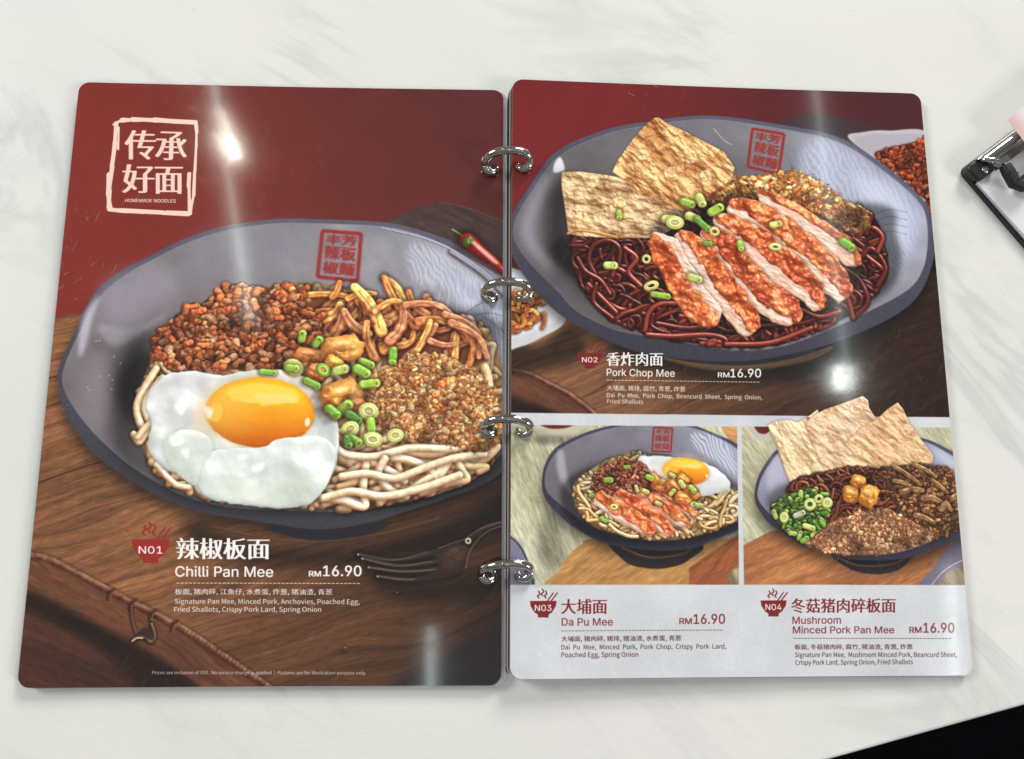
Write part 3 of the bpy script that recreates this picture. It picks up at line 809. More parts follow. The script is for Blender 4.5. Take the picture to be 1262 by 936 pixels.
    for i in range(46):
        x = 395 + c.r.rand() * 175; y = 375 + c.r.rand() * 55 + max(0, (x - 500) * .15); a = -1.0 + c.r.randn() * .7; L = 22 + c.r.rand() * 26
        dx, dy = math.cos(a) * L / 2, math.sin(a) * L / 2
        shreds(c, [(x - dx, y - dy, x + dx, y + dy, 4.8 + c.r.rand() * 3.4, c.r.randn() * .12)], AC)
    shreds(c, [(374, 364, 430, 366, 4.5, -.05), (410, 366, 418, 348, 5, .05), (428, 368, 462, 362, 4, -.1), (400, 392, 418, 376, 7, .15), (404, 420, 422, 384, 8, .1), (470, 408, 437, 354, 8, .08), (452, 412, 424, 384, 7, -.1),
               (500, 384, 473, 342, 6, .12), (512, 402, 474, 344, 6, -.06), (462, 384, 500, 376, 5, -.2), (480, 420, 496, 380, 7, .15), (525, 388, 503, 360, 6, -.12), (500, 376, 560, 392, 5, -.15), (515, 396, 575, 420, 6, -.2),
               (556, 394, 578, 450, 6, -.22), (548, 388, 590, 440, 5, -.25), (497, 446, 536, 402, 6.5, .03), (506, 442, 530, 396, 5, .05), (530, 420, 560, 424, 4.5, .1), (556, 398, 600, 440, 5.5, -.15), (460, 440, 452, 398, 6, -.1)], [a * 1.08 for a in AC])
    # ---- minced pork
    MC = [C8(196, 112, 66), C8(182, 98, 56), C8(208, 132, 84), C8(160, 84, 52), C8(216, 154, 116)]
    c.mince([(192, 436), (200, 410), (224, 384), (252, 372), (268, 356), (290, 349), (318, 356), (345, 352), (368, 358), (385, 382), (396, 402), (388, 428), (368, 446), (330, 458), (290, 456), (245, 460), (212, 452)],
            430, 10.0, [k * 1.1 for k in MC], C8(120, 60, 36), spec=.38)
    # ---- fried shallot crumbs
    KC = [C8(240, 178, 112), C8(222, 150, 86), C8(252, 204, 140), C8(196, 118, 66), C8(234, 166, 104), C8(255, 216, 160)]
    c.crumbs([(452, 484), (462, 462), (486, 450), (512, 437), (548, 440), (580, 455), (604, 478), (617, 505), (619, 535), (600, 556), (570, 552), (540, 541), (500, 540), (476, 530), (462, 512)], 1000, 4.2, KC, C8(180, 118, 74))
    c.crumbs([(500, 446), (520, 436), (550, 440), (572, 456), (545, 462), (515, 458)], 150, 3.6, [k * 1.1 for k in KC], C8(170, 110, 60))
    # ---- egg
    egg(c, [(179, 500), (186, 478), (206, 462), (236, 457), (275, 462), (318, 455), (362, 460), (392, 476), (410, 505), (417, 535), (415, 568), (404, 596), (384, 619), (345, 627), (296, 622), (252, 614), (236, 596), (238, 578), (214, 584), (192, 568), (181, 548), (186, 522)],
        (320, 508), (68, 44), .06)
    # folds of the white over the yolk's lower edge
    def zf(X, Y, b): return c.S * (4.2 * samp(tile(110, 41, 2), X, Y) + .4 * samp(tile(34, 42, 2), X, Y))
    c.relief([(250, 566), (268, 555), (300, 552), (325, 551), (340, 542), (372, 538), (400, 540), (414, 558), (404, 594), (384, 617), (345, 625), (296, 620), (254, 612), (240, 590)], zf, C8(232, 238, 234), warm=0, amb=.78, dif=.27, spec=.10, sp=30, edge=4, eh=2.4, halo=.14, hr=3, jag=.3)
    c.relief([(202, 544), (222, 530), (250, 534), (262, 552), (248, 574), (240, 598), (218, 584), (204, 566)], zf, C8(228, 234, 226), warm=0, amb=.78, dif=.27, spec=.12, sp=30, edge=4, eh=2.4, halo=.14, hr=3)
    c.sheen([(270, 590), (330, 600), (380, 585), (370, 612), (300, 616)], C8(196, 206, 178), .45, 7)
    for p in ([(208, 538), (222, 536), (226, 546), (212, 550)], [(222, 556), (232, 554), (230, 566)], [(310, 574), (325, 570), (322, 580), (312, 582)], [(250, 500), (262, 506), (256, 516)], [(292, 562), (306, 560), (298, 568)], [(214, 500), (230, 490), (224, 512)]):
        c.sheen(p, C8(255, 255, 255), .8, 1.4)
    c.sheen([(238, 505), (252, 492), (254, 530), (240, 530)], C8(246, 216, 190), .55, 4)
    # ---- fried lard and spring onion
    lard(c, 380, 438, 20, 10, .1, C8(206, 132, 70)); lard(c, 421, 430, 27, 18, -.1); lard(c, 390, 458, 12, 10, .4, C8(228, 140, 62)); lard(c, 420, 489, 25, 20, -.3); lard(c, 412, 448, 12, 9, .5, C8(242, 180, 70)); lard(c, 437, 500, 12, 12, .3, C8(190, 112, 70))
    onions(c, [('r', 361, 453, 13, 11, .5, 2), ('s', 360, 454, 13, 6, .1, 0), ('s', 372, 414, 9, 6, -1.4, 0), ('s', 391, 421, 10, 6, -.9, 1), ('s', 330, 459, 20, 4.5, .1, 1), ('r', 398, 456, 10, 8, .7, 1), ('s', 420, 456, 14, 7, -.3, 2), ('s', 384, 473, 20, 6, .45, 1),
               ('s', 452, 448, 16, 6, .4, 0), ('s', 446, 458, 17, 7.5, .5, 1), ('s', 456, 473, 22, 6.5, -.1, 0), ('s', 484, 439, 18, 6, 1.65, 1), ('s', 424, 503, 18, 8, -.7, 0), ('s', 410, 508, 16, 7, .7, 1), ('s', 436, 515, 18, 7, .6, 3), ('r', 454, 507, 13, 11, .2, 2, 1), ('s', 457, 528, 22, 6.5, 1.5, 0),
               ('r', 431, 529, 12, 10, -.4, 2, 1), ('r', 459, 542, 13, 10, .1, 2, 1), ('s', 436, 543, 18, 7, .5, 1), ('r', 487, 537, 11, 9, -.2, 2, 1), ('s', 428, 545, 12, 6, 1.2, 3)])
    # ---- fork at the lower right
    c.dark([(450, 700), (520, 718), (575, 712), (630, 690), (622, 730), (560, 745), (480, 735)], .5, soft=7)
    FD, FL = C8(46, 34, 32), C8(176, 150, 128)
    c.fill([(486, 686), (540, 678), (566, 684), (566, 704), (520, 714), (494, 712)], C8(50, 36, 31), soft=.8)
    for (x0, y0, x1, y1, x2, y2) in ((441, 684, 490, 692, 545, 680), (446, 689, 495, 699, 550, 692), (454, 700, 500, 706, 555, 702), (465, 711, 510, 716, 562, 706)):
        c.tube([(x0, y0), (x1, y1), (x2, y2)], 2.6, FD, r1=5.0, spec=.2, halo=.5)
        c.tube([(x0, y0), (x1 - 8, y1 - 1), (x2 - 18, y2 + .5)], .5, FL, halo=0, spec=.3, alpha=.5)
        c.blob(x0, y0, 1.1, 1, 0, C8(235, 225, 205), .1, .1, 3, halo=0)
    c.fill([(533, 679), (552, 672), (572, 668), (584, 668), (577, 684), (572, 700), (556, 710), (530, 714), (510, 715), (540, 700)], FD, soft=.6)
    c.relief([(545, 682), (560, 674), (576, 672), (572, 690), (560, 702), (545, 700)], lambda X, Y, b: .5 * c.S * c.T(b, 16, 3, 2), C8(92, 66, 46), amb=.5, dif=.4, spec=.15, halo=0, alpha=.7, soft=1.5)
    c.tube([(576, 668), (586, 660), (602, 650), (625, 645)], 4.5, C8(44, 34, 34), halo=.5, spec=.2)
    c.tube([(574, 700), (578, 682), (590, 664), (606, 653), (625, 647)], .6, FL, halo=0, spec=.4, alpha=.6)
    c.tube([(541, 676), (560, 669), (574, 664), (592, 652), (622, 642)], .6, FL * .8, halo=0, spec=.3, alpha=.7)
    c.ring(577, 667, 4, 4, 0, col=C8(214, 196, 178), w=.8)
    c.soften(.95)
    # ---- lettering
    cream = C8(240, 206, 194)
    j = c.r
    def rough(pts, w):
        for k in range(3):
            q = [(x + j.randn() * .45, y + j.randn() * .45) for x, y in pts]
            for i in range(len(q) - 1):
                c.tube([q[i], q[i + 1]], w * (.45 + .5 * j.rand()), cream, r1=w * (.45 + .5 * j.rand()), halo=0, spec=0, smooth=False, amb=1, dif=0, mott=0)
    rough([(150, 148), (165, 147.5), (190, 148), (215, 149), (240, 150.5)], 3.4); rough([(162, 146), (200, 147), (238, 149)], 2.2)
    rough([(143, 152), (142, 175), (138, 205), (134, 235), (133, 256)], 3.2); rough([(134, 215), (133, 240), (136, 257)], 3.4)
    rough([(134, 258), (150, 260), (175, 261), (205, 262), (234, 262)], 3.2); rough([(150, 258), (200, 260)], 1.4); rough([(200, 263), (232, 264)], 2.4)
    rough([(242, 153), (241, 180), (239, 210), (238, 240), (235, 260)], 1.9)
    rough([(232, 214), (232, 230), (233, 250), (233, 262)], 2.6); rough([(146, 158), (145, 184)], 1.2); rough([(152, 146), (140, 153)], 1.8); rough([(240, 150), (242, 162)], 2.6)
    c.text('传', (154, 197), (191, 197), 37, cream, hb=2.5, ve=.8); c.text('承', (191, 197), (229, 198), 36, cream, hb=2.5, ve=.8)
    c.text('好', (151, 238), (189, 238), 36, cream, hb=2.5, ve=.8); c.text('面', (191, 239), (224, 239), 34, cream, hb=2.4, ve=.8)
    c.text('HOMEMADE NOODLES', (154, 249), (216, 249.5), 4.2, cream, hb=.55)
    bowl_icon(c, 185, 665, 47, C8(152, 42, 38), 'N01', 9, WHITE)
    c.text('辣椒板面', (217, 690), (331, 690), 27, WHITE, hb=1.7, ve=.55)
    c.text('Chilli Pan Mee', (215.5, 711), (336, 711.5), 13, WHITE, hb=.5, vb=.3)
    c.text('RM', (380.5, 711), (395, 711), 6.8, WHITE, hb=.7, vb=.4); c.text('16.90', (398, 710.5), (445, 710.5), 13, WHITE, hb=.7, vb=.4)
    dashes(c, (217, 719), (445, 719.5), 44, C8(226, 212, 206), .4)
    d = C8(232, 224, 222)
    c.text('板面, 猪肉碎, 江鱼仔, 水煮蛋, 炸葱, 猪油渣, 青葱', (215, 734), (409, 734.5), 8.2, d, hb=.25)
    c.text('Signature Pan Mee, Minced Pork, Anchovies, Poached Egg,', (215, 744.5), (443, 745), 6.3, d, hb=.2, vb=.1, kind='cjk')
    c.text('Fried Shallots, Crispy Pork Lard, Spring Onion', (214, 754.5), (395.5, 754.5), 6.3, d, hb=.2, vb=.1, kind='cjk')
    c.text('Prices are inclusive of SST. No service charge is applied  |  Pictures are for illustration purpose only', (187, 831.5), (450, 832), 4.6, d, .85, hb=.12, kind='cjk')

def dark_noodle_pile(c, poly, n, r, cols, base, ln=70, spec=.55):
    c.noodles(poly, int(n * 1.25), r * .88, cols, ln, .7, spec=spec, halo=.6, base=base, mott=.08, amb=.34)

def paint_right(c):
    full(c, C8(122, 34, 36))
    grad(c, [(600, 80), (1240, 80), (1240, 480), (600, 480)], C8(116, 32, 35), C8(74, 32, 38), (720, 200), (1140, 160), mott=.012)
    c.fill([(930, 160), (985, 142), (1010, 140), (1060, 150), (1180, 190), (1230, 520), (1000, 520)], C8(62, 46, 52), smooth=False, soft=3)
    # board
    c.wood([(600, 335), (1200, 335), (1240, 520), (600, 520)], -.42, C8(168, 114, 74), C8(92, 60, 42), lw=.8, ll=75, amt=.26, seed=3)
    b, m = c.mask([(600, 300), (1240, 300), (1240, 530), (600, 530)], False, 0)
    X, Y = c.xy(b); (xa, ya), (xb, yb) = c.P([(690, 420), (1060, 460)])
    t = np.clip(((X - xa) * (xb - xa) + (Y - ya) * (yb - ya)) / ((xb - xa) ** 2 + (yb - ya) ** 2), 0, 1)
    c.mul(b, t ** 1.1 * .9, np.array([.26, .22, .28]))
    e = [(622, 455), (650, 460), (675, 472), (705, 488), (735, 512)]
    c.wood(e + [(720, 530), (620, 530)], .5, C8(122, 72, 50), C8(76, 44, 36), lw=1.6, ll=46, amt=.28, soft=.8, seed=6)
    c.dark([(620, 490), (650, 496), (700, 515), (690, 530), (620, 530)], .3, soft=3)
    c.tube(e, 3, C8(112, 66, 50), spec=.15, sp=8, halo=.35, mott=.25, amb=.6)
    # white dish of anchovies at the left edge
    c.dark([(610, 400), (660, 428), (700, 400), (720, 440), (620, 460)], .4, soft=5)
    c.fill([(600, 335), (640, 333), (680, 350), (699, 378), (694, 400), (668, 416), (640, 428), (600, 432)], C8(206, 204, 208), soft=.6)
    c.fill([(600, 340), (640, 338), (676, 354), (692, 380), (680, 398), (640, 414), (600, 420)], C8(226, 226, 232), soft=1.5)
    for i in range(40):
        x = 628 + c.r.rand() * 42; y = 366 + c.r.rand() * 42 - (x - 628) * .2; a = c.r.rand() * 3.1
        shreds(c, [(x - 8 * math.cos(a), y - 8 * math.sin(a), x + 9 * math.cos(a), y + 9 * math.sin(a), 3.2, c.r.randn() * .2)], [C8(214, 128, 48), C8(180, 92, 40), C8(230, 154, 70)])
    # small bowl of minced pork behind, upper right
    c.fill([(1046, 170), (1062, 163), (1095, 161), (1150, 170), (1160, 270), (1130, 240), (1090, 205)], C8(196, 190, 198), soft=.6)
    c.fill([(1052, 172), (1066, 166), (1095, 165), (1150, 174), (1160, 262), (1130, 236), (1092, 205)], C8(176, 170, 182), soft=2)
    c.mince([(1078, 192), (1095, 182), (1106, 180), (1125, 176), (1160, 176), (1165, 262), (1140, 246), (1110, 215)], 230, 6.5, [C8(190, 86, 44), C8(166, 68, 36), C8(206, 108, 62)], C8(80, 30, 20), spec=.2)
    c.fill([(1040, 176), (1075, 190), (1100, 212), (1128, 240), (1118, 240), (1080, 212), (1048, 186)], C8(176, 170, 182), .0, soft=1)
    # ---- bowl
    outer = [(622, 285), (634, 259), (654, 228), (674, 198), (690, 184), (710, 173), (755, 157), (800, 149), (845, 143), (882, 142), (925, 147), (974, 155), (1015, 163), (1048, 175), (1082, 198), (1116, 225), (1138, 247), (1147, 265), (1150, 292), (1150, 322),
             (1135, 360), (1111, 384), (1072, 405), (1024, 424), (976, 436), (928, 444), (880, 445), (820, 440), (777, 431), (732, 412), (698, 393), (671, 371), (649, 344), (633, 319)]
    inner = [(633, 285), (640, 262), (659, 232), (679, 203), (694, 190), (713, 179), (756, 163), (801, 154.5), (846, 148.5), (882, 147.5), (924, 152.5), (972, 160.5), (1012, 168.5), (1045, 181), (1078, 203), (1111, 229), (1133, 251), (1141, 268), (1143, 300),
             (1137, 332), (1119, 357), (1070, 384), (1022, 406), (974, 424), (934, 431), (890, 430), (845, 422), (799, 414), (755, 405), (711, 383), (688, 359), (655, 326), (638, 303)]
    c.dark([(760, 425), (900, 452), (1050, 422), (1040, 460), (900, 472), (800, 456)], .4, soft=8)
    c.bowl(outer, inner, (C8(104, 98, 101), C8(172, 174, 192), C8(72, 66, 68)), C8(76, 74, 92), foot=[(830, 438), (880, 451), (930, 452), (990, 440), (1000, 428), (900, 438)])
    c.tube([(820, 442), (860, 449), (920, 452), (980, 443), (1024, 428)], 1.6, C8(116, 92, 62), halo=0, spec=0, alpha=.6)
    c.fill([(815, 441), (870, 449), (930, 450), (990, 441), (1030, 426), (1000, 444), (930, 456), (870, 455)], C8(98, 76, 54), .8, soft=1.2)
    c.sheen([(684, 200), (691, 194), (696, 208), (690, 212), (682, 212)], C8(240, 240, 250), .9, 1.0)
    c.sheen([(645, 262), (670, 218), (684, 216), (668, 250), (660, 290), (680, 330), (660, 318), (640, 290)], C8(180, 176, 194), .6, 6)
    c.sheen([(760, 175), (840, 155), (900, 158), (890, 180), (820, 190), (760, 205)], C8(126, 120, 130), .4, 10)
    c.dark([(690, 215), (705, 250), (700, 300), (725, 350), (770, 385), (720, 360), (680, 310), (676, 250)], .42, soft=9)
    c.sheen([(985, 190), (1010, 170), (1045, 182), (1090, 215), (1130, 250), (1130, 300), (1100, 340), (1060, 310), (1050, 260), (1000, 240)], C8(190, 196, 226), .8, 6, (1.2, .8, .20))
    c.sheen([(1050, 215), (1090, 228), (1120, 262), (1112, 310), (1075, 260)], C8(216, 222, 242), .6, 6)
    c.tube([(905, 160), (892, 150), (884, 150)], .5, C8(200, 196, 200), halo=0, alpha=.0)
    for k in range(9):
        x = 990 + k * 8
        c.tube([(x + 16, 172 + k * 4), (x + 10, 190 + k * 4), (x - 2, 206 + k * 5), (x + 6, 226 + k * 6)], .9, C8(222, 226, 242), halo=0, spec=0, alpha=.45)
    for k in range(4):
        c.tube([(1072, 268 + k * 9), (1095, 258 + k * 9), (1118, 262 + k * 9)], .8, C8(130, 136, 164), halo=0, spec=0, alpha=.4)
    seal(c, [(928, 158), (967, 165), (960, 214), (922, 205)], 0)
    c.tube([(880, 158), (892, 172), (902, 178)], .8, C8(198, 190, 186), halo=0, alpha=.7)
    # ---- dark noodles
    DN = [C8(126, 44, 32), C8(100, 32, 27), C8(146, 60, 44), C8(84, 28, 25)]
    c.dark([(700, 290), (715, 350), (765, 388), (860, 412), (960, 408), (1050, 386), (1105, 345), (1105, 290), (1060, 250)], .5, soft=4)
    dark_noodle_pile(c, [(708, 288), (710, 340), (733, 378), (765, 401), (850, 422), (940, 427), (1020, 402), (1068, 374), (1094, 335), (1090, 300), (1078, 268), (1040, 250), (900, 240), (780, 270)], 260, 3.1, DN, C8(34, 16, 18))
    for q in ([(735, 340), (726, 320), (732, 302), (750, 296), (764, 306), (762, 328)], [(725, 350), (740, 365), (760, 385)], [(735, 350), (732, 372), (755, 392)], [(755, 340), (760, 330), (785, 345), (800, 360), (830, 368)],
              [(795, 408), (800, 385), (815, 374), (838, 374)], [(798, 412), (830, 414), (870, 412), (892, 416), (897, 424)], [(895, 424), (950, 422), (1000, 404)], [(712, 318), (722, 334), (740, 345), (752, 362)], [(1048, 300), (1072, 318), (1090, 336), (1080, 358)], [(1040, 330), (1060, 345), (1070, 372), (1052, 392)],
              [(1030, 352), (1045, 368), (1052, 392)], [(1060, 318), (1075, 306), (1092, 330), (1082, 352)], [(1058, 290), (1075, 280), (1088, 292), (1082, 310)], [(880, 400), (900, 408), (935, 402), (990, 398), (1020, 385)],
              [(985, 380), (1010, 390), (1035, 384)], [(770, 305), (785, 318), (775, 335), (790, 352)], [(1045, 262), (1062, 268), (1074, 264), (1068, 288)], [(810, 398), (850, 404), (890, 396)]):
        c.tube(q, 3.0, DN[c.r.randint(3)] * 1.15, spec=.65, halo=.75, amb=.38)
    # ---- crumbs
    KC = [C8(234, 176, 100), C8(210, 142, 74), C8(250, 204, 126), C8(176, 104, 56), C8(252, 216, 150), C8(190, 120, 70)]
    c.crumbs([(876, 212), (890, 205), (905, 216), (950, 215), (985, 213), (1010, 226), (1040, 246), (1066, 258), (1070, 278), (1050, 286), (1010, 262), (960, 248), (900, 256), (872, 246), (862, 230)], 560, 4.6, [k * 1.06 for k in KC], C8(176, 112, 64))
    c.crumbs([(960, 222), (980, 212), (1008, 224), (1030, 244), (1010, 250), (980, 240)], 130, 4.4, [k * 1.1 for k in KC], C8(190, 130, 66))
    # ---- bean curd sheets
    crepe(c, [(692, 212), (715, 212), (745, 214), (765, 219), (800, 232), (850, 256), (848, 270), (820, 288), (806, 293), (760, 293), (712, 291), (700, 288), (697, 262), (692, 232)], C8(230, 200, 154), C8(180, 140, 96), 7, 1.3, .15, .06)
    c.tube([(700, 288), (712, 284), (732, 286), (760, 292)], 1.6, C8(226, 170, 96), halo=.2, spec=.1)
    crepe(c, [(806, 145), (812, 144), (822, 152), (846, 162), (872, 176), (892, 186), (906, 206), (902, 222), (880, 236), (858, 252), (852, 264), (836, 258), (812, 245), (792, 240), (770, 222), (756, 212), (760, 200), (780, 172), (794, 156)], C8(240, 196, 132), C8(192, 132, 76), 7, 1.4, .75, .08)
    for x, y, r in ((849, 192, 11), (793, 191, 8), (803, 217, 8), (828, 214, 10), (730, 224, 9), (762, 254, 12), (716, 272, 12), (838, 208, 6), (870, 216, 8)):
        off = c.rnd()
        c.relief([(x + r * math.cos(a) * (1 + .15 * math.sin(3 * a)), y + r * .9 * math.sin(a)) for a in np.linspace(0, 6.28, 9)[:-1]],
                 lambda X, Y, b: c.S * .8 * 1.4 * samp(tile(14, 51, 2), X + off[0], Y + off[1]), C8(246, 204, 142), amb=.55, dif=.55, spec=.25, sp=10, edge=1.8, eh=1.8, halo=.12, hr=1, alpha=.8, jag=.3)
    # ---- pork slices
    c.dark([(800, 290), (870, 250), (960, 240), (1060, 320), (1040, 370), (960, 405), (870, 405)], .5, soft=5)
    chop(c, [(938, 240, 7), (960, 252, 12), (990, 270, 13), (1022, 292, 14), (1046, 312, 13), (1056, 326, 8)], C8(196, 84, 50), 'left', wd=.58)
    chop(c, [(900, 252, 8), (920, 260, 17), (950, 280, 21), (985, 306, 22), (1018, 334, 22), (1036, 356, 16), (1044, 366, 8)], C8(192, 80, 44), 'left', wd=.42)
    chop(c, [(884, 268, 8), (904, 282, 17), (936, 306, 21), (968, 332, 22), (998, 358, 17), (1012, 378, 8)], C8(186, 76, 42), 'left', wd=.40)
    chop(c, [(868, 282, 8), (888, 300, 17), (908, 326, 19), (930, 352, 19), (955, 374, 21), (976, 388, 17), (984, 394, 8)], C8(172, 68, 40), 'left', wd=.30)
    chop(c, [(836, 288, 8), (856, 306, 17), (874, 332, 20), (892, 360, 19), (914, 386, 18), (928, 408, 12)], C8(200, 90, 46), 'left', wd=.40)
    chop(c, [(804, 292, 9), (820, 306, 18), (834, 332, 19), (850, 362, 20), (870, 384, 20), (884, 396, 10)], C8(194, 82, 44), 'right', wd=.30)
    onions(c, [('s', 848, 250, 15, 6.5, .3, 0), ('s', 864, 247, 12, 7, 1.1, 2), ('s', 826, 270, 14, 7, .0, 2), ('r', 832, 274, 12, 9, .1, 2, 1), ('s', 855, 268, 14, 7, .4, 2), ('s', 883, 258, 16, 7, -.5, 0), ('s', 866, 276, 24, 5.5, .7, 3), ('r', 881, 285, 7, 6, .3, 2), ('s', 763, 265, 8, 4.5, 1.5, 0),
               ('s', 753, 327, 12, 6, 0, 2), ('r', 797, 319, 6, 6, .5, 2), ('s', 857, 343, 15, 6, .3, 2), ('r', 803, 352, 10, 6.5, -.3, 2), ('s', 815, 364, 24, 5, .15, 0), ('s', 913, 303, 9, 5, 1.3, 0), ('s', 957, 276, 12, 5, -.2, 2), ('r', 956, 304, 9, 5.5, .1, 2), ('s', 1045, 302, 16, 7.5, .6, 1), ('s', 873, 300, 9, 4, 0, 1)])
    c.soften(.9)
    # ---- lettering of dish 2
    bowl_icon(c, 727, 435, 31, C8(120, 32, 32), 'N02', 6.3, WHITE)
    c.text('香炸肉面', (748, 451), (817, 451), 17, WHITE, hb=.95, ve=.25)
    c.text('Pork Chop Mee', (748, 463.3), (832, 464.5), 9, WHITE, hb=.3, vb=.15)
    c.text('RM', (885.5, 465), (899.5, 465), 6, WHITE, hb=.6, vb=.3); c.text('16.90', (901, 465), (938.5, 465), 10.5, WHITE, hb=.6, vb=.3)
    dashes(c, (748, 468.5), (938, 471), 42, C8(226, 212, 206), .36)
    d = C8(234, 228, 226)
    c.text('大埔面, 猪排, 腐竹, 青葱, 炸葱', (748, 482), (845, 483.5), 7.2, d, hb=.2)
    c.text('Dai  Pu  Mee,  Pork  Chop,  Beancurd  Sheet,  Spring  Onion,', (748, 489.5), (940, 492.5), 5.6, d, hb=.15, vb=.08, kind='cjk')
    c.text('Fried Shallots', (748.5, 497), (793, 498), 5.6, d, hb=.15, vb=.08, kind='cjk')
    # ================= lower half
    def panel(pts, seed):
        b, m = c.mask(pts, False, .2)
        t = c.T(b, 110, seed, 4)[..., None]; v = np.clip(1 - np.abs(c.T(b, 150, seed + 1, 5)[..., None]) * 2.2, 0, 1) ** 2
        c.put(b, m, np.clip(C8(206, 208, 214) + .012 * t + .016 * v, 0, 1))
    panel([(600, 508.5), (1171, 514.5), (1240, 900), (600, 900)], 61)
    A = [(600, 523.5), (909, 525.8), (911.5, 721), (600, 721)]
    B = [(914.5, 525.8), (1230, 527.6), (1230, 721.5), (917.5, 721)]
    keep = c.a.copy(); ma = np.zeros((PH, PW), np.float32); mb = ma.copy()
    for q, mm in ((A, ma), (B, mb)):
        bb, m = c.mask(q, False, 0); mm[bb[1]:bb[3], bb[0]:bb[2]] = m
    # ---- picture 3
    c.wood([(600, 500), (930, 500), (930, 740), (600, 740)], 1.15, C8(214, 212, 184), C8(164, 160, 126), lw=1.5, ll=70, amt=.34, seed=15, rings=.15)
    c.fill([(655, 518), (725, 518), (715, 532), (700, 538), (675, 539), (663, 534)], C8(198, 188, 172), soft=.5); c.fill([(662, 518), (710, 518), (700, 527), (676, 528)], C8(96, 34, 28), soft=.6)
    c.dark([(660, 538), (715, 538), (725, 545), (670, 548)], .7, soft=2)
    c.fill([(600, 650), (634, 664), (648, 688), (657, 722), (600, 722)], C8(122, 122, 146), soft=.6)
    c.tube([(625, 658), (640, 672), (650, 692), (658, 722)], 1.2, C8(60, 60, 78), halo=0)
    c.wood([(886, 520), (930, 520), (930, 560), (900, 545)], .3, C8(214, 160, 104), C8(180, 122, 70), soft=.6)
    c.dark([(680, 620), (690, 660), (700, 700), (660, 690)], .7, soft=6)
    c.wood([(686, 730), (690, 702), (700, 686), (716, 672), (740, 664), (900, 664), (930, 650), (930, 730)], -.5, C8(206, 156, 96), C8(160, 110, 62), lw=3, ll=50, amt=.3, soft=.6, seed=18, rings=.2, smooth=True)
    c.wood([(850, 730), (850, 700), (880, 680), (930, 645), (930, 730)], -.6, C8(176, 100, 60), C8(120, 66, 42), lw=3, ll=50, amt=.3, soft=1.0, seed=19)
    c.wood([(895, 730), (900, 705), (930, 690), (930, 730)], 1.15, C8(180, 172, 140), C8(120, 104, 80), soft=1)
    o3 = [(668, 592), (672, 572), (684, 553), (706, 540), (735, 529), (770, 522), (810, 520), (850, 523), (885, 536), (910, 548), (930, 570), (930, 640), (905, 656), (878, 666), (855, 676), (820, 679), (780, 676), (740, 668), (705, 648), (682, 628), (670, 610)]
    i3 = [(672, 592), (676, 574), (688, 557), (709, 544), (737, 533), (771, 526), (810, 524), (849, 527), (882, 539), (906, 552), (925, 572), (924, 632), (900, 646), (872, 656), (845, 664), (810, 666), (775, 662), (742, 653), (710, 636), (688, 619), (675, 606)]
    c.fill([(752, 660), (770, 692), (800, 701), (830, 699), (850, 690), (862, 670)], C8(44, 36, 40), soft=.5)
    c.tube([(766, 676), (800, 688), (840, 684), (858, 672)], 2.0, C8(108, 72, 50), halo=0, alpha=.8)
    c.bowl(o3, i3, (C8(118, 112, 122), C8(176, 182, 204), C8(92, 86, 92)), C8(62, 60, 80))
    c.sheen([(686, 560), (694, 556), (700, 590), (708, 612), (696, 600), (688, 585)], C8(210, 206, 222), .55, 2)
    c.sheen([(852, 535), (876, 535), (900, 552), (908, 585), (885, 570), (860, 555)], C8(216, 220, 238), .8, 2, (1.2, 1.4, .45))
    seal(c, [(806, 527), (829, 528), (827, 557), (804, 556)], 0)
    c.text('SUPER KITCHEN', (803, 561), (828, 562), 2.0, C8(40, 38, 48), .8, hb=.4)
    N3 = [C8(250, 230, 176), C8(238, 212, 152), C8(255, 240, 196), C8(226, 192, 128)]
    c.dark([(700, 590), (700, 640), (750, 668), (840, 672), (915, 648), (915, 600), (800, 560)], .5, soft=3)
    c.noodles([(706, 604), (714, 590), (740, 572), (780, 558), (800, 562), (900, 600), (914, 612), (912, 636), (885, 652), (850, 662), (810, 666), (770, 660), (735, 650), (712, 628)], 190, 2.1, N3, 46, .5, base=C8(170, 136, 84), spec=.12, halo=.45)
    egg(c, [(786, 566), (800, 562), (830, 563), (868, 570), (895, 588), (901, 600), (893, 607), (862, 612), (830, 606), (800, 590)], (846, 581), (30, 17.5), .08)
    c.mince([(733, 604), (735, 586), (748, 574), (768, 568), (790, 571), (800, 584), (803, 600), (795, 609), (765, 610), (742, 609)], 240, 4.4, [C8(182, 104, 74), C8(156, 82, 58), C8(206, 130, 96)], C8(84, 38, 28))
    for a in ([(808, 603, 5), (826, 613, 7), (846, 627, 7), (858, 637, 4)], [(788, 606, 6), (808, 619, 9), (830, 634, 9), (846, 647, 5)], [(762, 608, 8), (784, 624, 11), (808, 640, 11), (828, 654, 6)], [(736, 612, 8), (760, 629, 11), (786, 645, 11), (806, 657, 6)]):
        chop(c, a, C8(226, 100, 56), 'left', wd=.30)
    for x, y, rx, ry in ((812, 597, 9, 8), (806, 590, 7, 6), (832, 600, 10, 9), (842, 592, 8, 7), (843, 614, 11, 8), (850, 604, 8, 6), (857, 610, 6, 5)): lard(c, x, y, rx, ry, c.r.rand(), C8(240, 158, 70))
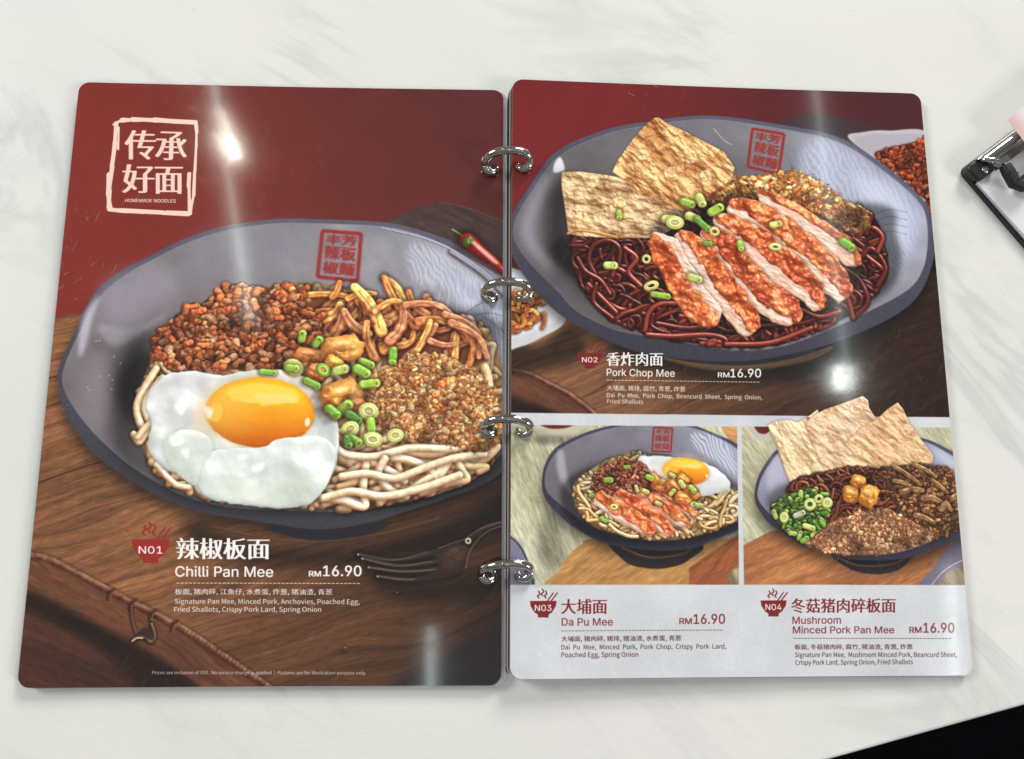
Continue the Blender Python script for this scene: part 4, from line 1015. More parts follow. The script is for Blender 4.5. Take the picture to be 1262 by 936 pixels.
    onions(c, [('s', 829, 586, 7, 3, .5, 2), ('s', 841, 597, 8, 4, .9, 2), ('r', 856, 622, 5, 4, 0, 2, 1), ('s', 862, 623, 8, 3.5, .2, 2), ('s', 854, 603, 8, 4, .8, 0), ('s', 750, 592, 9, 4, 0, 1), ('s', 773, 576, 6, 3, 0, 1), ('s', 801, 589, 7, 4, .4, 0),
               ('s', 785, 603, 8, 2.6, 1.3, 2), ('s', 796, 606, 6, 3.4, .4, 2), ('r', 757, 625, 5.5, 4, .1, 2), ('s', 744, 641, 9, 3, .5, 1), ('s', 812, 621, 7, 3, .4, 2), ('s', 729, 611, 5, 2.5, 0, 1), ('s', 829, 607, 8, 3.2, -.8, 2)])
    p3 = c.a.copy(); c.a[:] = keep
    # ---- picture 4
    c.wood([(900, 500), (1240, 500), (1240, 740), (900, 740)], .95, C8(216, 212, 184), C8(160, 156, 122), lw=2.0, ll=70, amt=.34, seed=25, rings=.15)
    c.fill([(924, 518), (965, 518), (958, 536), (948, 544), (932, 540)], C8(196, 186, 180), soft=.5); c.fill([(930, 518), (956, 518), (946, 534), (934, 532)], C8(96, 34, 30), soft=.5)
    c.wood([(1165, 555), (1230, 548), (1230, 575), (1175, 575)], .3, C8(220, 160, 100), C8(180, 112, 66), soft=.6)
    c.wood([(910, 676), (950, 655), (980, 650), (1200, 655), (1200, 730), (910, 730)], -.42, C8(198, 132, 84), C8(134, 80, 48), lw=3, ll=50, amt=.3, soft=.6, seed=28, rings=.2)
    c.wood([(1130, 730), (1200, 680), (1200, 730)], 1.0, C8(150, 132, 100), C8(90, 72, 54), soft=1)
    c.fill([(1128, 726), (1150, 700), (1168, 675), (1200, 650), (1200, 690), (1170, 705), (1148, 726)], C8(112, 106, 126), soft=.6)
    c.tube([(1146, 724), (1166, 702), (1200, 684)], .8, C8(190, 186, 204), halo=.2)
    o4 = [(931, 604), (936, 586), (948, 566), (962, 553), (1000, 548), (1060, 545), (1120, 541), (1140, 541), (1165, 552), (1195, 572), (1205, 600), (1200, 648), (1170, 668), (1130, 685), (1090, 691), (1040, 688), (992, 672), (953, 649), (936, 629), (931, 616)]
    i4 = [(935, 604), (940, 588), (952, 569), (965, 557), (1000, 552), (1060, 549), (1120, 545), (1139, 545), (1162, 556), (1190, 575), (1199, 600), (1192, 640), (1165, 658), (1128, 675), (1090, 683), (1045, 681), (998, 665), (960, 642), (941, 624), (935, 613)]
    c.fill([(1030, 680), (1045, 700), (1075, 708), (1105, 704), (1122, 690), (1128, 676)], C8(46, 42, 50), soft=.5)
    c.tube([(1032, 688), (1060, 698), (1100, 696), (1124, 684)], 1.8, C8(118, 80, 56), halo=0, alpha=.8)
    c.bowl(o4, i4, (C8(150, 150, 172), C8(164, 168, 190), C8(110, 106, 118)), C8(64, 62, 82))
    c.sheen([(945, 585), (958, 562), (972, 575), (975, 610), (955, 620), (948, 606)], C8(206, 206, 228), .6, 3)
    c.sheen([(1150, 552), (1180, 572), (1184, 600), (1170, 580)], C8(216, 220, 238), .5, 3)
    c.dark([(960, 600), (955, 640), (990, 672), (1060, 682), (1130, 672), (1180, 650), (1185, 590), (1100, 570)], .5, soft=4)
    N4 = [C8(156, 90, 58), C8(130, 70, 46), C8(180, 110, 72), C8(110, 58, 42)]
    c.a[:, :] = c.a
    p4a = c.a.copy()
    # clip backdrop first, the sheets rise over the white band
    c.a[:] = keep * (1 - mb[..., None]) + p4a * mb[..., None]
    crepe(c, [(946, 524), (958, 520), (972, 518), (984, 521), (998, 512), (1008, 505), (1016, 520), (1030, 560), (1022, 590), (988, 600), (974, 595), (968, 580), (958, 550)], C8(244, 222, 182), C8(216, 184, 140), 6, .55, 1.0, .05)
    crepe(c, [(992, 522), (1002, 514), (1016, 505), (1030, 500), (1048, 494), (1064, 488), (1071, 494), (1072, 502), (1080, 516), (1092, 560), (1085, 578), (1030, 584), (1012, 570)], C8(240, 210, 174), C8(212, 172, 134), 6, .55, .5, .05)
    crepe(c, [(1042, 548), (1060, 528), (1080, 516), (1094, 504), (1107, 496), (1113, 504), (1122, 522), (1134, 540), (1150, 562), (1150, 572), (1120, 576), (1080, 574), (1056, 562)], C8(234, 194, 150), C8(202, 154, 112), 6, .55, .7, .05)
    for x, y, r in ((1131, 560, 9), (1117, 530, 9), (1058, 558, 7), (1100, 545, 5), (1056, 505, 8), (1020, 535, 6)):
        off = c.rnd()
        c.relief([(x + r * math.cos(a), y + r * .8 * math.sin(a)) for a in np.linspace(0, 6.28, 9)[:-1]], lambda X, Y, b: c.S * .5 * 1.4 * samp(tile(12, 52, 2), X + off[0], Y + off[1]), C8(240, 200, 152), amb=.55, dif=.55, spec=.2, sp=10, edge=1.2, eh=1.2, halo=.12, hr=1, alpha=.7)
    dark_noodle_pile(c, [(968, 606), (980, 592), (1010, 584), (1050, 576), (1086, 578), (1108, 596), (1104, 630), (1060, 645), (1010, 660), (1000, 640), (985, 620)], 110, 2.2, N4, C8(60, 32, 24), 44, .3)
    MS = [C8(166, 116, 74), C8(138, 94, 60), C8(192, 140, 94), C8(116, 78, 54)]
    c.mince([(1092, 592), (1104, 576), (1128, 572), (1152, 574), (1170, 578), (1180, 602), (1190, 610), (1190, 640), (1172, 654), (1150, 662), (1128, 645), (1106, 626)], 300, 4.8, MS, C8(84, 54, 38), spec=.2)
    for x, y, rx, ry, a in ((1118, 586, 20, 5, .6), (1124, 606, 13, 8, -.1), (1149, 617, 11, 9, .2), (1140, 580, 15, 5, .5), (1166, 628, 6, 15, .1), (1112, 596, 10, 5, .3), (1158, 600, 12, 5, .7), (1140, 640, 12, 6, .4), (1178, 615, 5, 9, 0)):
        cx, sx = math.cos(a) * rx, math.sin(a) * rx
        c.tube([(x - cx, y - sx), (x, y - ry * .25), (x + cx, y + sx)], min(ry * .6, 4.2), C8(148, 108, 70), r1=min(ry, 6) * .5, flat=.5, spec=.12, halo=.45, mott=.3)
        c.tube([(x - cx * .8, y - sx * .8 - ry * .3), (x, y - ry * .6), (x + cx * .8, y + sx * .8 - ry * .3)], min(ry * .22, 1.6), C8(204, 168, 118), halo=0, spec=.05, mott=.25, alpha=.8)
    c.mince([(1096, 596), (1110, 580), (1150, 580), (1180, 606), (1180, 640), (1150, 655), (1110, 625)], 40, 4.2, MS, C8(84, 54, 38), spec=.2) if False else None
    c.crumbs([(995, 672), (1008, 654), (1030, 642), (1060, 632), (1085, 628), (1112, 636), (1140, 652), (1152, 662), (1135, 671), (1095, 682), (1050, 684), (1015, 679)], 700, 2.6, [C8(202, 146, 102), C8(222, 170, 124), C8(180, 122, 82), C8(236, 194, 152)], C8(160, 108, 74))
    for x, y, rx, ry in ((1049, 610, 10, 11), (1059, 594, 10, 8), (1071, 612, 12, 14)): lard(c, x, y, rx, ry, c.r.rand() * .5, C8(232, 160, 66))
    G = [C8(124, 184, 70), C8(88, 152, 58), C8(170, 212, 104), C8(70, 126, 54)]
    c.fill([(953, 628), (962, 616), (985, 604), (1005, 602), (1026, 618), (1020, 640), (1003, 660), (990, 668), (972, 656), (958, 642)], C8(62, 96, 44), soft=1)
    pts = c.inside(crom([(955, 628), (964, 616), (985, 606), (1005, 604), (1026, 618), (1018, 640), (1003, 658), (990, 666), (972, 654), (958, 642)]), 120)
    for p in pts[np.argsort(pts[:, 1])]: c.stub(p[0], p[1], 6 + c.r.rand() * 6, 2.6 + c.r.rand() * 1.2, c.r.rand() * 6.3, G[c.r.randint(4)])
    onions(c, [('r', 999, 622, 8, 8, .3, 2), ('r', 1010, 615, 6, 6, 0, 2), ('r', 1020, 620, 7, 7, .2, 2, 1), ('r', 967, 638, 6, 7, 0, 2, 1), ('s', 998, 650, 14, 4, .3, 2)])
    c.stub(986, 634, 14, 4, -.4, C8(206, 212, 190))
    p4 = c.a.copy()
    # bring picture 4 (with its overlapping sheets) and picture 3 together; bands and gutter stay clean
    bb, over = c.mask([(930, 526), (930, 480), (1175, 480), (1182, 527)], False, 0)
    OV = np.zeros((PH, PW), np.float32); OV[bb[1]:bb[3], bb[0]:bb[2]] = over
    M = np.clip(mb + OV, 0, 1)[..., None]
    c.a[:] = keep * (1 - M) + p4 * M
    c.a[:] = c.a * (1 - ma[..., None]) + p3 * ma[..., None]
    P0 = int(c.P([(700, 516)])[0][1]); keep_top = c.a[:P0 - 60].copy(); xo = int(c.P([(930, 505)])[0][0]); sheets = c.a[:P0, xo:].copy()
    c.soften(.75); c.a[:P0 - 60] = keep_top
    # ---- lettering 3 and 4
    dk = C8(74, 38, 44)
    bowl_icon(c, 669.5, 741, 33, MAROON, 'N03', 7.6, C8(236, 232, 236))
    c.text('大埔面', (692, 757), (748, 757), 18.5, MAROON, hb=1.05, ve=.25)
    c.text('Da Pu Mee', (692.5, 771.5), (755.5, 771.5), 9.2, MAROON, hb=.35, vb=.2)
    c.text('RM', (838, 769.7), (853, 769.7), 7.2, MAROON, hb=.6, vb=.4); c.text('16.90', (855.5, 769.5), (894, 769.2), 12, MAROON, hb=.5, vb=.3)
    dashes(c, (692, 778), (893, 777), 46, C8(110, 60, 66), .38)
    c.text('大埔面, 猪肉碎, 猪排, 猪油渣, 水煮蛋, 青葱', (692, 792), (840, 791), 7.6, dk, hb=.3)
    c.text('Dai  Pu  Mee,  Minced  Pork,  Pork  Chop,  Crispy  Pork  Lard,', (692, 801), (895.5, 800), 6.2, dk, hb=.2, vb=.1, kind='cjk')
    c.text('Poached Egg, Spring Onion', (692, 810.5), (787, 810), 6.4, dk, hb=.2, vb=.1, kind='cjk')
    bowl_icon(c, 954, 740.5, 32, MAROON, 'N04', 7.6, C8(236, 232, 236))
    c.text('冬菇猪肉碎板面', (976, 756), (1104, 755.5), 18, MAROON, hb=1.05, ve=.25)
    c.text('Mushroom', (977.5, 769.5), (1037, 769), 8.8, MAROON, hb=.35, vb=.2)
    c.text('Minced Pork Pan Mee', (978, 781.2), (1102.5, 781), 8.8, MAROON, hb=.35, vb=.2)
    c.text('RM', (1121.5, 780.5), (1136, 780.3), 7.2, MAROON, hb=.6, vb=.4); c.text('16.90', (1138.5, 780.2), (1176, 780), 12, MAROON, hb=.5, vb=.3)
    dashes(c, (979, 787.3), (1174, 787.3), 44, C8(110, 60, 66), .38)
    c.text('板面, 冬菇猪肉碎, 腐竹, 猪油渣, 青葱, 炸葱', (980, 802), (1125, 801.5), 7.4, dk, hb=.3)
    c.text('Signature Pan Mee,  Mushroom Minced Pork, Beancurd Sheet,', (980.5, 810.5), (1179.5, 810), 6.2, dk, hb=.2, vb=.1, kind='cjk')
    c.text('Crispy Pork Lard, Spring Onion, Fried Shallots', (981, 820), (1125.5, 819), 6.2, dk, hb=.2, vb=.1, kind='cjk')
# ------------------------------------------------------------------ materials
def marble():
    t = NT('white_marble_laminate'); o = t.n('ShaderNodeTexCoord').outputs['Object']
    d = t.mapping(o, (1, 1, 1), (0, 0, R(38)))
    wv = t.noise(t.mapping(d, (3.0, 9, 1), loc=(.7, .35, 0)), 1.0, 5, .6, 1.2)           # veins run down to the right
    v1 = t.math('SUBTRACT', 1.0, t.math('MULTIPLY', t.math('ABSOLUTE', t.math('SUBTRACT', wv, .5)), 26.0), True)
    wv2 = t.noise(t.mapping(d, (7, 16, 1), loc=(3.1, 1.3, 0)), 1.0, 4, .6, .8)
    v2 = t.math('SUBTRACT', 1.0, t.math('MULTIPLY', t.math('ABSOLUTE', t.math('SUBTRACT', wv2, .5)), 20.0), True)
    gate = t.ramp(t.noise(o, 6.5, 2), [(.44, (0, 0, 0)), (.60, (1, 1, 1))])
    cloud = t.ramp(t.noise(t.mapping(d, (4, 9, 1), loc=(.2, .9, 0)), 1.0, 4, .55), [(.38, (0, 0, 0)), (.72, (1, 1, 1))])
    tint = t.ramp(t.noise(o, 3.2, 2), [(.35, (.85, .855, .82)), (.65, (.87, .855, .845))])
    c = t.mix(t.math('MULTIPLY', cloud, .30), tint, (.70, .71, .705))
    c = t.mix(t.math('MULTIPLY', t.math('MULTIPLY', v1, gate), .36), c, (.50, .51, .51))
    c = t.mix(t.math('MULTIPLY', t.math('MULTIPLY', v2, gate), .12), c, (.52, .52, .53))
    sp = t.ramp(t.noise(o, 240, 1), [(.80, (0, 0, 0)), (.82, (1, 1, 1))])
    c = t.mix(t.math('MULTIPLY', sp, .25), c, (.35, .34, .32))
    b = t.bump(t.noise(o, 420, 2, .6), .3, .0003)
    b = t.bump(t.noise(o, 1500, 1), .15, .0001, b)
    t.set(Base_Color=c, Roughness=.24, Normal=b)
    return t.m

def laminate(t, colour, strength=1.0, rough=.07):
    """glossy film over a print: slight waves, hairline scratches, dulled patches"""
    o = t.n('ShaderNodeTexCoord').outputs['Object']
    sc_ = None
    for k, (ang, sx, sy, lo, hi, of) in enumerate(((-68, 55, 2200, .70, .73, 0), (-40, 90, 2600, .705, .735, .3), (-112, 70, 2200, .71, .74, .7), (28, 130, 3000, .70, .735, .9))):
        m = t.mapping(t.mapping(o, (1, 1, 1), (0, 0, R(ang))), (sx, sy, 1), (0, 0, 0), (of, of * 3, 0))
        r = t.ramp(t.noise(m, 1.0, 2, .5, .4), [(lo, (0, 0, 0)), (hi, (1, 1, 1))])
        sc_ = r if sc_ is None else t.math('MAXIMUM', sc_, r)
    gate = t.ramp(t.noise(o, 17, 4, .6), [(.47, (.05, .05, .05)), (.66, (1, 1, 1))])
    s = t.math('MULTIPLY', sc_, gate)
    patch = t.math('ADD', t.noise(o, 30, 4, .65), t.math('MULTIPLY', t.ramp(t.noise(t.mapping(o, (1, 1.6, 1), (0, 0, .5)), 55, 5, .7, 1.5), [(.56, (0, 0, 0)), (.70, (1, 1, 1))]), .9))
    ro = t.math('ADD', t.math('MULTIPLY', patch, .05), rough - .02)
    ro = t.math('ADD', ro, t.math('MULTIPLY', s, .22))
    c = t.mix(t.math('MULTIPLY', s, .13 * strength), colour, (.62, .58, .54))
    b = t.bump(t.noise(o, 14, 2), .12, .0005)
    b = t.bump(t.noise(o, 1400, 2, .7), .16, .00003, b)
    b = t.bump(s, .5, .00004, b)
    t.set(Base_Color=c, Roughness=ro, Normal=b, Specular_IOR_Level=.5, Coat_Weight=.35, Coat_Roughness=.05)
    return t.m

GAIN = 1.2
def print_material(name, canvas):
    a = np.clip(canvas.a, 0, 1)
    rgba = np.ones((PH, PW, 4), np.float32); rgba[..., :3] = a[::-1]
    im = bpy.data.images.new(name, PW, PH, alpha=False); im.colorspace_settings.name = 'sRGB'
    im.pixels.foreach_set(rgba.ravel()); im.update(); im.pack()
    t = NT(name)
    tx = t.n('ShaderNodeTexImage'); tx.image = im; tx.interpolation = 'Linear'; tx.extension = 'EXTEND'
    uv = t.n('ShaderNodeUVMap'); uv.uv_map = 'UVMap'; t.l(uv.outputs[0], tx.inputs[0])
    c = t.mix(1.0, tx.outputs['Color'], (GAIN, GAIN, GAIN), 'MULTIPLY')
    return laminate(t, c)

def rim_print(name, inner, edge=(.62, .60, .56), wdt=.0005):
    """a plain printed sheet with its pale laminated margin"""
    t = NT(name); uv = t.n('ShaderNodeUVMap'); uv.uv_map = 'UVMap'
    s = t.n('ShaderNodeSeparateXYZ'); t.l(uv.outputs[0], s.inputs[0])
    x = t.math('MINIMUM', s.outputs[0], t.math('SUBTRACT', 1.0, s.outputs[0]))
    m = t.math('LESS_THAN', x, wdt / PAGE_W)
    return laminate(t, t.mix(m, inner, edge), .3)

M_TABLE = marble()
M_EDGE = simple('dark_sheet_edge', (.045, .035, .034), .35)
M_EDGE_P = simple('pale_sheet_edge', (.42, .41, .38), .3)
M_CHROME = NT('chrome'); _o = M_CHROME.n('ShaderNodeTexCoord').outputs['Object']
M_CHROME = M_CHROME.set(Base_Color=M_CHROME.mix(M_CHROME.noise(_o, 300, 2), (.46, .45, .43), (.60, .59, .56)), Metallic=1.0, Roughness=M_CHROME.math('ADD', M_CHROME.math('MULTIPLY', M_CHROME.noise(_o, 900, 3), .10), .03),
                        Normal=M_CHROME.bump(M_CHROME.noise(_o, 500, 2), .15, .0002))
M_BLACK = simple('black_plastic', (.014, .014, .016), .38, scale=3000, grain=.3)
M_RUBBER = simple('black_rubber', (.012, .014, .018), .62, scale=2500, grain=.3)
M_PAPER = simple('white_paper', (.80, .80, .83), .6, grain=.02)
M_FLOOR = simple('dark_floor', (.002, .002, .003), 1.0, grain=.4, scale=30); M_FLOOR.node_tree.nodes['Principled BSDF'].inputs['Specular IOR Level'].default_value = .05
M_BOARD = simple('grey_board', (.20, .21, .22), .4, grain=.1)

# ------------------------------------------------------------------ setting
def slab_poly(name, pts, z0, z1, mats, bev=0, parent=None):
    bm = bmesh.new(); vs_ = [bm.verts.new((x, y, z1)) for x, y in pts]
    f = bm.faces.new(vs_); r = bmesh.ops.extrude_face_region(bm, geom=[f])
    for v in [g for g in r['geom'] if isinstance(g, bmesh.types.BMVert)]: v.co.z = z0
    bmesh.ops.recalc_face_normals(bm, faces=bm.faces)
    if bev:
        e = [e for e in bm.edges if all(abs(v.co.z - z1) < 1e-7 for v in e.verts)]
        bmesh.ops.bevel(bm, geom=e, offset=bev, segments=3, affect='EDGES', profile=.5)
    return from_bm(name, bm, parent, mats)
a = math.atan2(.022, .0899); ux, uy = math.cos(a), math.sin(a)
E0 = np.array([.1461, -.1755])
tp = [E0 + np.array([ux, uy]) * s + np.array([-uy, ux]) * t for s, t in ((-.95, 0), (.65, 0), (.65, .9), (-.95, .9))]
tb = slab_poly('tabletop', tp, -.028, 0, [M_TABLE], .0015); tag(tb, 'white marble look table top with soft grey veins', None, 'structure')
fl = slab_poly('floor', [(-4, -4), (4, -4), (4, 4), (-4, 4)], -.80, -.75, [M_FLOOR]); tag(fl, 'dark floor below the table', None, 'structure')

# ------------------------------------------------------------------ the printed pages
ZL = .004
def zl(x, y): return ZL
RX0, RY0, RROT, RZ, RT = .00212, .00346, -.00255, .00854, .02523
def right_pt(u, v, dz=0.0):
    c_, s_ = math.cos(RROT), math.sin(RROT)
    return (RX0 + u * c_ - v * s_, RY0 + u * s_ + v * c_, RZ - u * RT + dz)
def left_pt(u, v, dz=0.0):
    return (-.212 + u, v, ZL + dz)
HH = PAGE_H / 2
LQ = [see(left_pt(u, v)) for u, v in ((0, HH), (.21, HH), (.21, -HH), (0, -HH))]
RQ = [see(right_pt(u, v)) for u, v in ((0, HH), (.21, HH), (.21, -HH), (0, -HH))]

def sheet(name, parent, place, mats, th=.0006, rad=.0052, sag=.0007, grow=0.0):
    """one laminated board sheet: rounded corners, thickness, a slight sag; place(u, v, dz) -> world point"""
    us = [0, .0002]
    us += [rad * (1 - math.cos(t * math.pi / 2 / 7)) for t in range(1, 8)]
    us += list(np.linspace(rad, PAGE_W - rad, 26)[1:-1])
    us += [PAGE_W - x for x in us[:9][::-1]]
    us = sorted(set(round(x, 7) for x in us))
    bm = bmesh.new(); uvl = bm.loops.layers.uv.new('UVMap'); nv = 14
    top = []; bot = []; uvs = {}
    for u in us:
        d = 0
        e = min(u, PAGE_W - u)
        if e < rad: d = rad - math.sqrt(max(0, rad * rad - (rad - e) ** 2))
        ct, cb = [], []
        for j in range(nv + 1):
            v = (HH - d) * (2 * j / nv - 1)
            w_ = -sag * math.sin(math.pi * u / PAGE_W)
            for lst, dz in ((ct, 0), (cb, -th)):
                q = bm.verts.new(place(u, v, w_ + dz)); uvs[q] = (u / PAGE_W, v / PAGE_H + .5); lst.append(q)
        top.append(ct); bot.append(cb)
    def face(vs_, mi):
        f = bm.faces.new(vs_); f.material_index = mi; f.smooth = mi == 0
        for l in f.loops: l[uvl].uv = uvs[l.vert]
    n = len(us)
    for i in range(n - 1):
        for j in range(nv):
            face([top[i][j], top[i + 1][j], top[i + 1][j + 1], top[i][j + 1]], 0)
            face([bot[i][j], bot[i][j + 1], bot[i + 1][j + 1], bot[i + 1][j]], 1)
        face([top[i][0], bot[i][0], bot[i + 1][0], top[i + 1][0]], 1)
        face([top[i][nv], top[i + 1][nv], bot[i + 1][nv], bot[i][nv]], 1)
    for j in range(nv):
        face([top[0][j], top[0][j + 1], bot[0][j + 1], bot[0][j]], 1)
        face([top[-1][j], bot[-1][j], bot[-1][j + 1], top[-1][j + 1]], 1)
    for e in bm.edges:
        if len(e.link_faces) == 2 and e.link_faces[0].material_index != e.link_faces[1].material_index: e.smooth = False
    me = bpy.data.meshes.new(name); bm.to_mesh(me); bm.free()
    o = bpy.data.objects.new(name, me); col.objects.link(o); o.parent = parent
    for m in mats: me.materials.append(m)
    return o

cl = Canvas(LQ, 11); paint_left(cl)
cr_ = Canvas(RQ, 12); paint_right(cr_)
menu = empty('menu_book')
tag(menu, 'open ring bound menu with glossy photo pages of noodle bowls lying on the white table', 'menu')
pl = sheet('left_page', menu, left_pt, [print_material('left_page_print', cl), M_EDGE])
pl.name = 'page'; pl['label'] = 'left page with one large bowl of chilli pan mee'
pr = sheet('page', menu, right_pt, [print_material('right_page_print', cr_), M_EDGE])
pr['label'] = 'right page with three dishes and white price panels'
M_S1 = rim_print('under_sheet_grey', (.50, .50, .54), (.60, .59, .58), .0003)
M_S2 = rim_print('under_sheet_red', (.17, .022, .020), (.17, .022, .020))
M_S3 = rim_print('under_sheet_dark', (.05, .02, .018), (.06, .03, .03))
M_S4 = rim_print('under_sheet_olive', (.30, .28, .24), (.34, .32, .27))
M_S5 = rim_print('under_sheet_pale', (.70, .68, .66), (.72, .70, .68))
for k, (dx, dy, m, me_) in enumerate(((.0019, -.0004, M_S1, M_EDGE_P), (.0008, .0002, M_S2, M_EDGE), (.0012, -.0003, M_S3, M_EDGE), (.0004, .0001, M_S2, M_EDGE))):
    s = sheet('under_page', menu, lambda u, v, dz, k=k, dx=dx, dy=dy: left_pt(u + dx, v + dy, dz - .00075 * (k + 1)), [m, me_], sag=.0002)
    s['label'] = 'lower page of the left stack'
for k, (dx, dy, m, me_) in enumerate(((-.0004, -.0003, M_S4, M_S4), (-.0009, .0001, M_S2, M_EDGE), (-.0014, -.0004, M_S5, M_S5), (-.0020, -.0002, M_S2, M_EDGE))):
    def pp(u, v, dz, k=k, dx=dx, dy=dy):
        x, y, z = right_pt(u + dx, v + dy, 0)
        f = u / PAGE_W
        return (x, y, z + dz - (k + 1) * (.00165 * (1 - f) + .00066 * f))
    s = sheet('under_page', menu, pp, [m, me_], sag=.0002); s['label'] = 'lower page of the right stack'

# ------------------------------------------------------------------ binder rings
def sweep(bm, pts, rad, n=14, cap=True):
    pts = [Vector(p) for p in pts]; N = len(pts)
    rad = rad if hasattr(rad, '__len__') else [rad] * N
    T = [(pts[min(i + 1, N - 1)] - pts[max(i - 1, 0)]).normalized() for i in range(N)]
    up = Vector((0, 0, 1)) if abs(T[0].z) < .9 else Vector((1, 0, 0))
    nrm = (up - T[0] * up.dot(T[0])).normalized(); rings = []
    for i in range(N):
        nrm = (nrm - T[i] * nrm.dot(T[i])).normalized(); b = T[i].cross(nrm)
        rings.append([bm.verts.new(pts[i] + (nrm * math.cos(k * 2 * math.pi / n) + b * math.sin(k * 2 * math.pi / n)) * rad[i]) for k in range(n)])
    for i in range(N - 1):
        for k in range(n): bm.faces.new([rings[i][k], rings[i][(k + 1) % n], rings[i + 1][(k + 1) % n], rings[i + 1][k]])
    if cap: bm.faces.new(rings[0][::-1]); bm.faces.new(rings[-1])
def cr3(p, n=8):
    p = np.asarray(p, float); q = np.vstack([2 * p[0] - p[1], p, 2 * p[-1] - p[-2]]); o = []
    for i in range(len(q) - 3):
        a_, b_, c_, d_ = q[i:i + 4]
        for t in np.linspace(0, 1, n, endpoint=False): o.append(.5 * (2 * b_ + (c_ - a_) * t + (2 * a_ - 5 * b_ + 4 * c_ - d_) * t * t + (3 * b_ - a_ - 3 * c_ + d_) * t ** 3))
    o.append(p[-1]); return np.array(o)
def ring_mesh():
    phi = R(22); mm = .001
    L_, Rr = -11.3, 10.6; zL, zR = 7.6, 11.2
    P = []
    def curl(cx, z0, sgn):
        # flattened hook that turns in over its page and ends at the dark hole disc
        out = []
        for t, r_ in ((0, 3.3), (40, 3.3), (80, 3.2), (120, 3.0), (160, 2.6), (195, 2.3)):
            a_ = R(t); x = cx - sgn * r_ * math.cos(a_); y = -r_ * math.sin(a_)
            out.append((x, y, z0 - 2.0 * min(1, t / 120) - (2.6 * max(0, t - 120) / 75)))
        return out
    lh = curl(L_ + 3.3, zL, 1)[::-1]; rh = curl(Rr - 3.3, zR, -1)
    arch = []
    for k in range(1, 12):
        t = math.pi * k / 12; x = (L_ + Rr) / 2 + (L_ - Rr) / 2 * math.cos(t); b = 9.2 * math.sin(t) ** .85
        z0 = zL + (zR - zL) * k / 12
        arch.append((x, b * math.sin(phi), z0 + b * math.cos(phi) * .80))
    P = np.array(lh + arch + rh) * mm
    q = cr3(P, 4); n = len(q)
    s = np.linspace(0, 1, n); e = np.minimum(s, 1 - s)
    rad = .0020 * (.66 + .34 * np.clip(e / .16, 0, 1)) 
    bm = bmesh.new(); sweep(bm, q, list(rad), 16)
    me = bpy.data.meshes.new('ring'); bmesh.ops.recalc_face_normals(bm, faces=bm.faces); bm.to_mesh(me); bm.free()
    me.materials.append(M_CHROME)
    for p in me.polygons: p.use_smooth = True
    # closing joint: a fine dark collar where the two halves of the ring meet
    j = int(n * .5); bm = bmesh.new(); sweep(bm, [q[j - 1] * .92 + q[j] * .08, q[j - 1] * .78 + q[j] * .22], .00206, 16)
    m2 = bpy.data.meshes.new('joint'); bmesh.ops.recalc_face_normals(bm, faces=bm.faces); bm.to_mesh(m2); bm.free(); m2.materials.append(M_BLACK)
    return me, m2
RM_, JM_ = ring_mesh()
hole_disc_me = bpy.data.meshes.new('dark_hole_disc'); bm = bmesh.new()  # flat black disc stands in for the dark of a hole not cut through
bmesh.ops.create_cone(bm, cap_ends=True, segments=20, radius1=.0024, radius2=.0024, depth=.0002); bm.to_mesh(hole_disc_me); bm.free(); hole_disc_me.materials.append(M_BLACK)
ring_labels = ('topmost chrome ring', 'second chrome ring from the top', 'third chrome ring beside the crumbs', 'lowest chrome ring beside the fork')
for k, (px, py, dz) in enumerate(((592, 203, 0), (592, 362, 0), (592, 528, 0), (594, 708, 0))):
    P = at(px, py, .0076)
    y = P[1]
    o = bpy.data.objects.new('ring', RM_); col.objects.link(o); o.parent = menu; o.location = (.0002, y, 0); o.rotation_euler = (0, 0, R((1, 0, -1.5, 3)[k])); o['label'] = ring_labels[k]
    if k == 3: o.rotation_euler = (R(-6), 0, R(4))
    j = bpy.data.objects.new('joint', JM_); col.objects.link(j); j.parent = o
    for x, z, yy in ((-.0080, ZL - .0002, 0), (.0075, RZ - .0075 * RT - .0003, 0)):
        h = bpy.data.objects.new('dark_hole_disc', hole_disc_me); col.objects.link(h); h.parent = menu; h.location = (x, y + yy, z + .00018); h.rotation_euler = (0, R(1.4) if x > 0 else 0, 0)

# ------------------------------------------------------------------ clipboard at the right edge
O = np.array([.2300, .1045]); ANG = R(36.5)
cb = empty('clipboard', (O[0], O[1], 0)); cb.rotation_euler = (0, 0, ANG)
tag(cb, 'black clipboard with a chrome clip and black rubber grip holding white papers', 'clipboard')
mm = .001
# local frame: x along the clip edge, y up (away from the papers is +y; papers lie towards -y)
def rrect(x0, y0, x1, y1, r, n=6):
    o = []
    for cx, cy, a0 in ((x1 - r, y1 - r, 0), (x0 + r, y1 - r, 90), (x0 + r, y0 + r, 180), (x1 - r, y0 + r, 270)):
        for k in range(n + 1):
            t = R(a0 + 90 * k / n); o.append((cx + r * math.cos(t), cy + r * math.sin(t)))
    return o
slab_poly('board', rrect(0, -230 * mm, 160 * mm, 0, 4 * mm), 0, 2.6 * mm, [M_BLACK], .0006, cb)
slab_poly('corner_cap', rrect(.3 * mm, -10.5 * mm, 13 * mm, -.2 * mm, 3 * mm), 2.62 * mm, 6.5 * mm, [M_BLACK], .0012, cb)
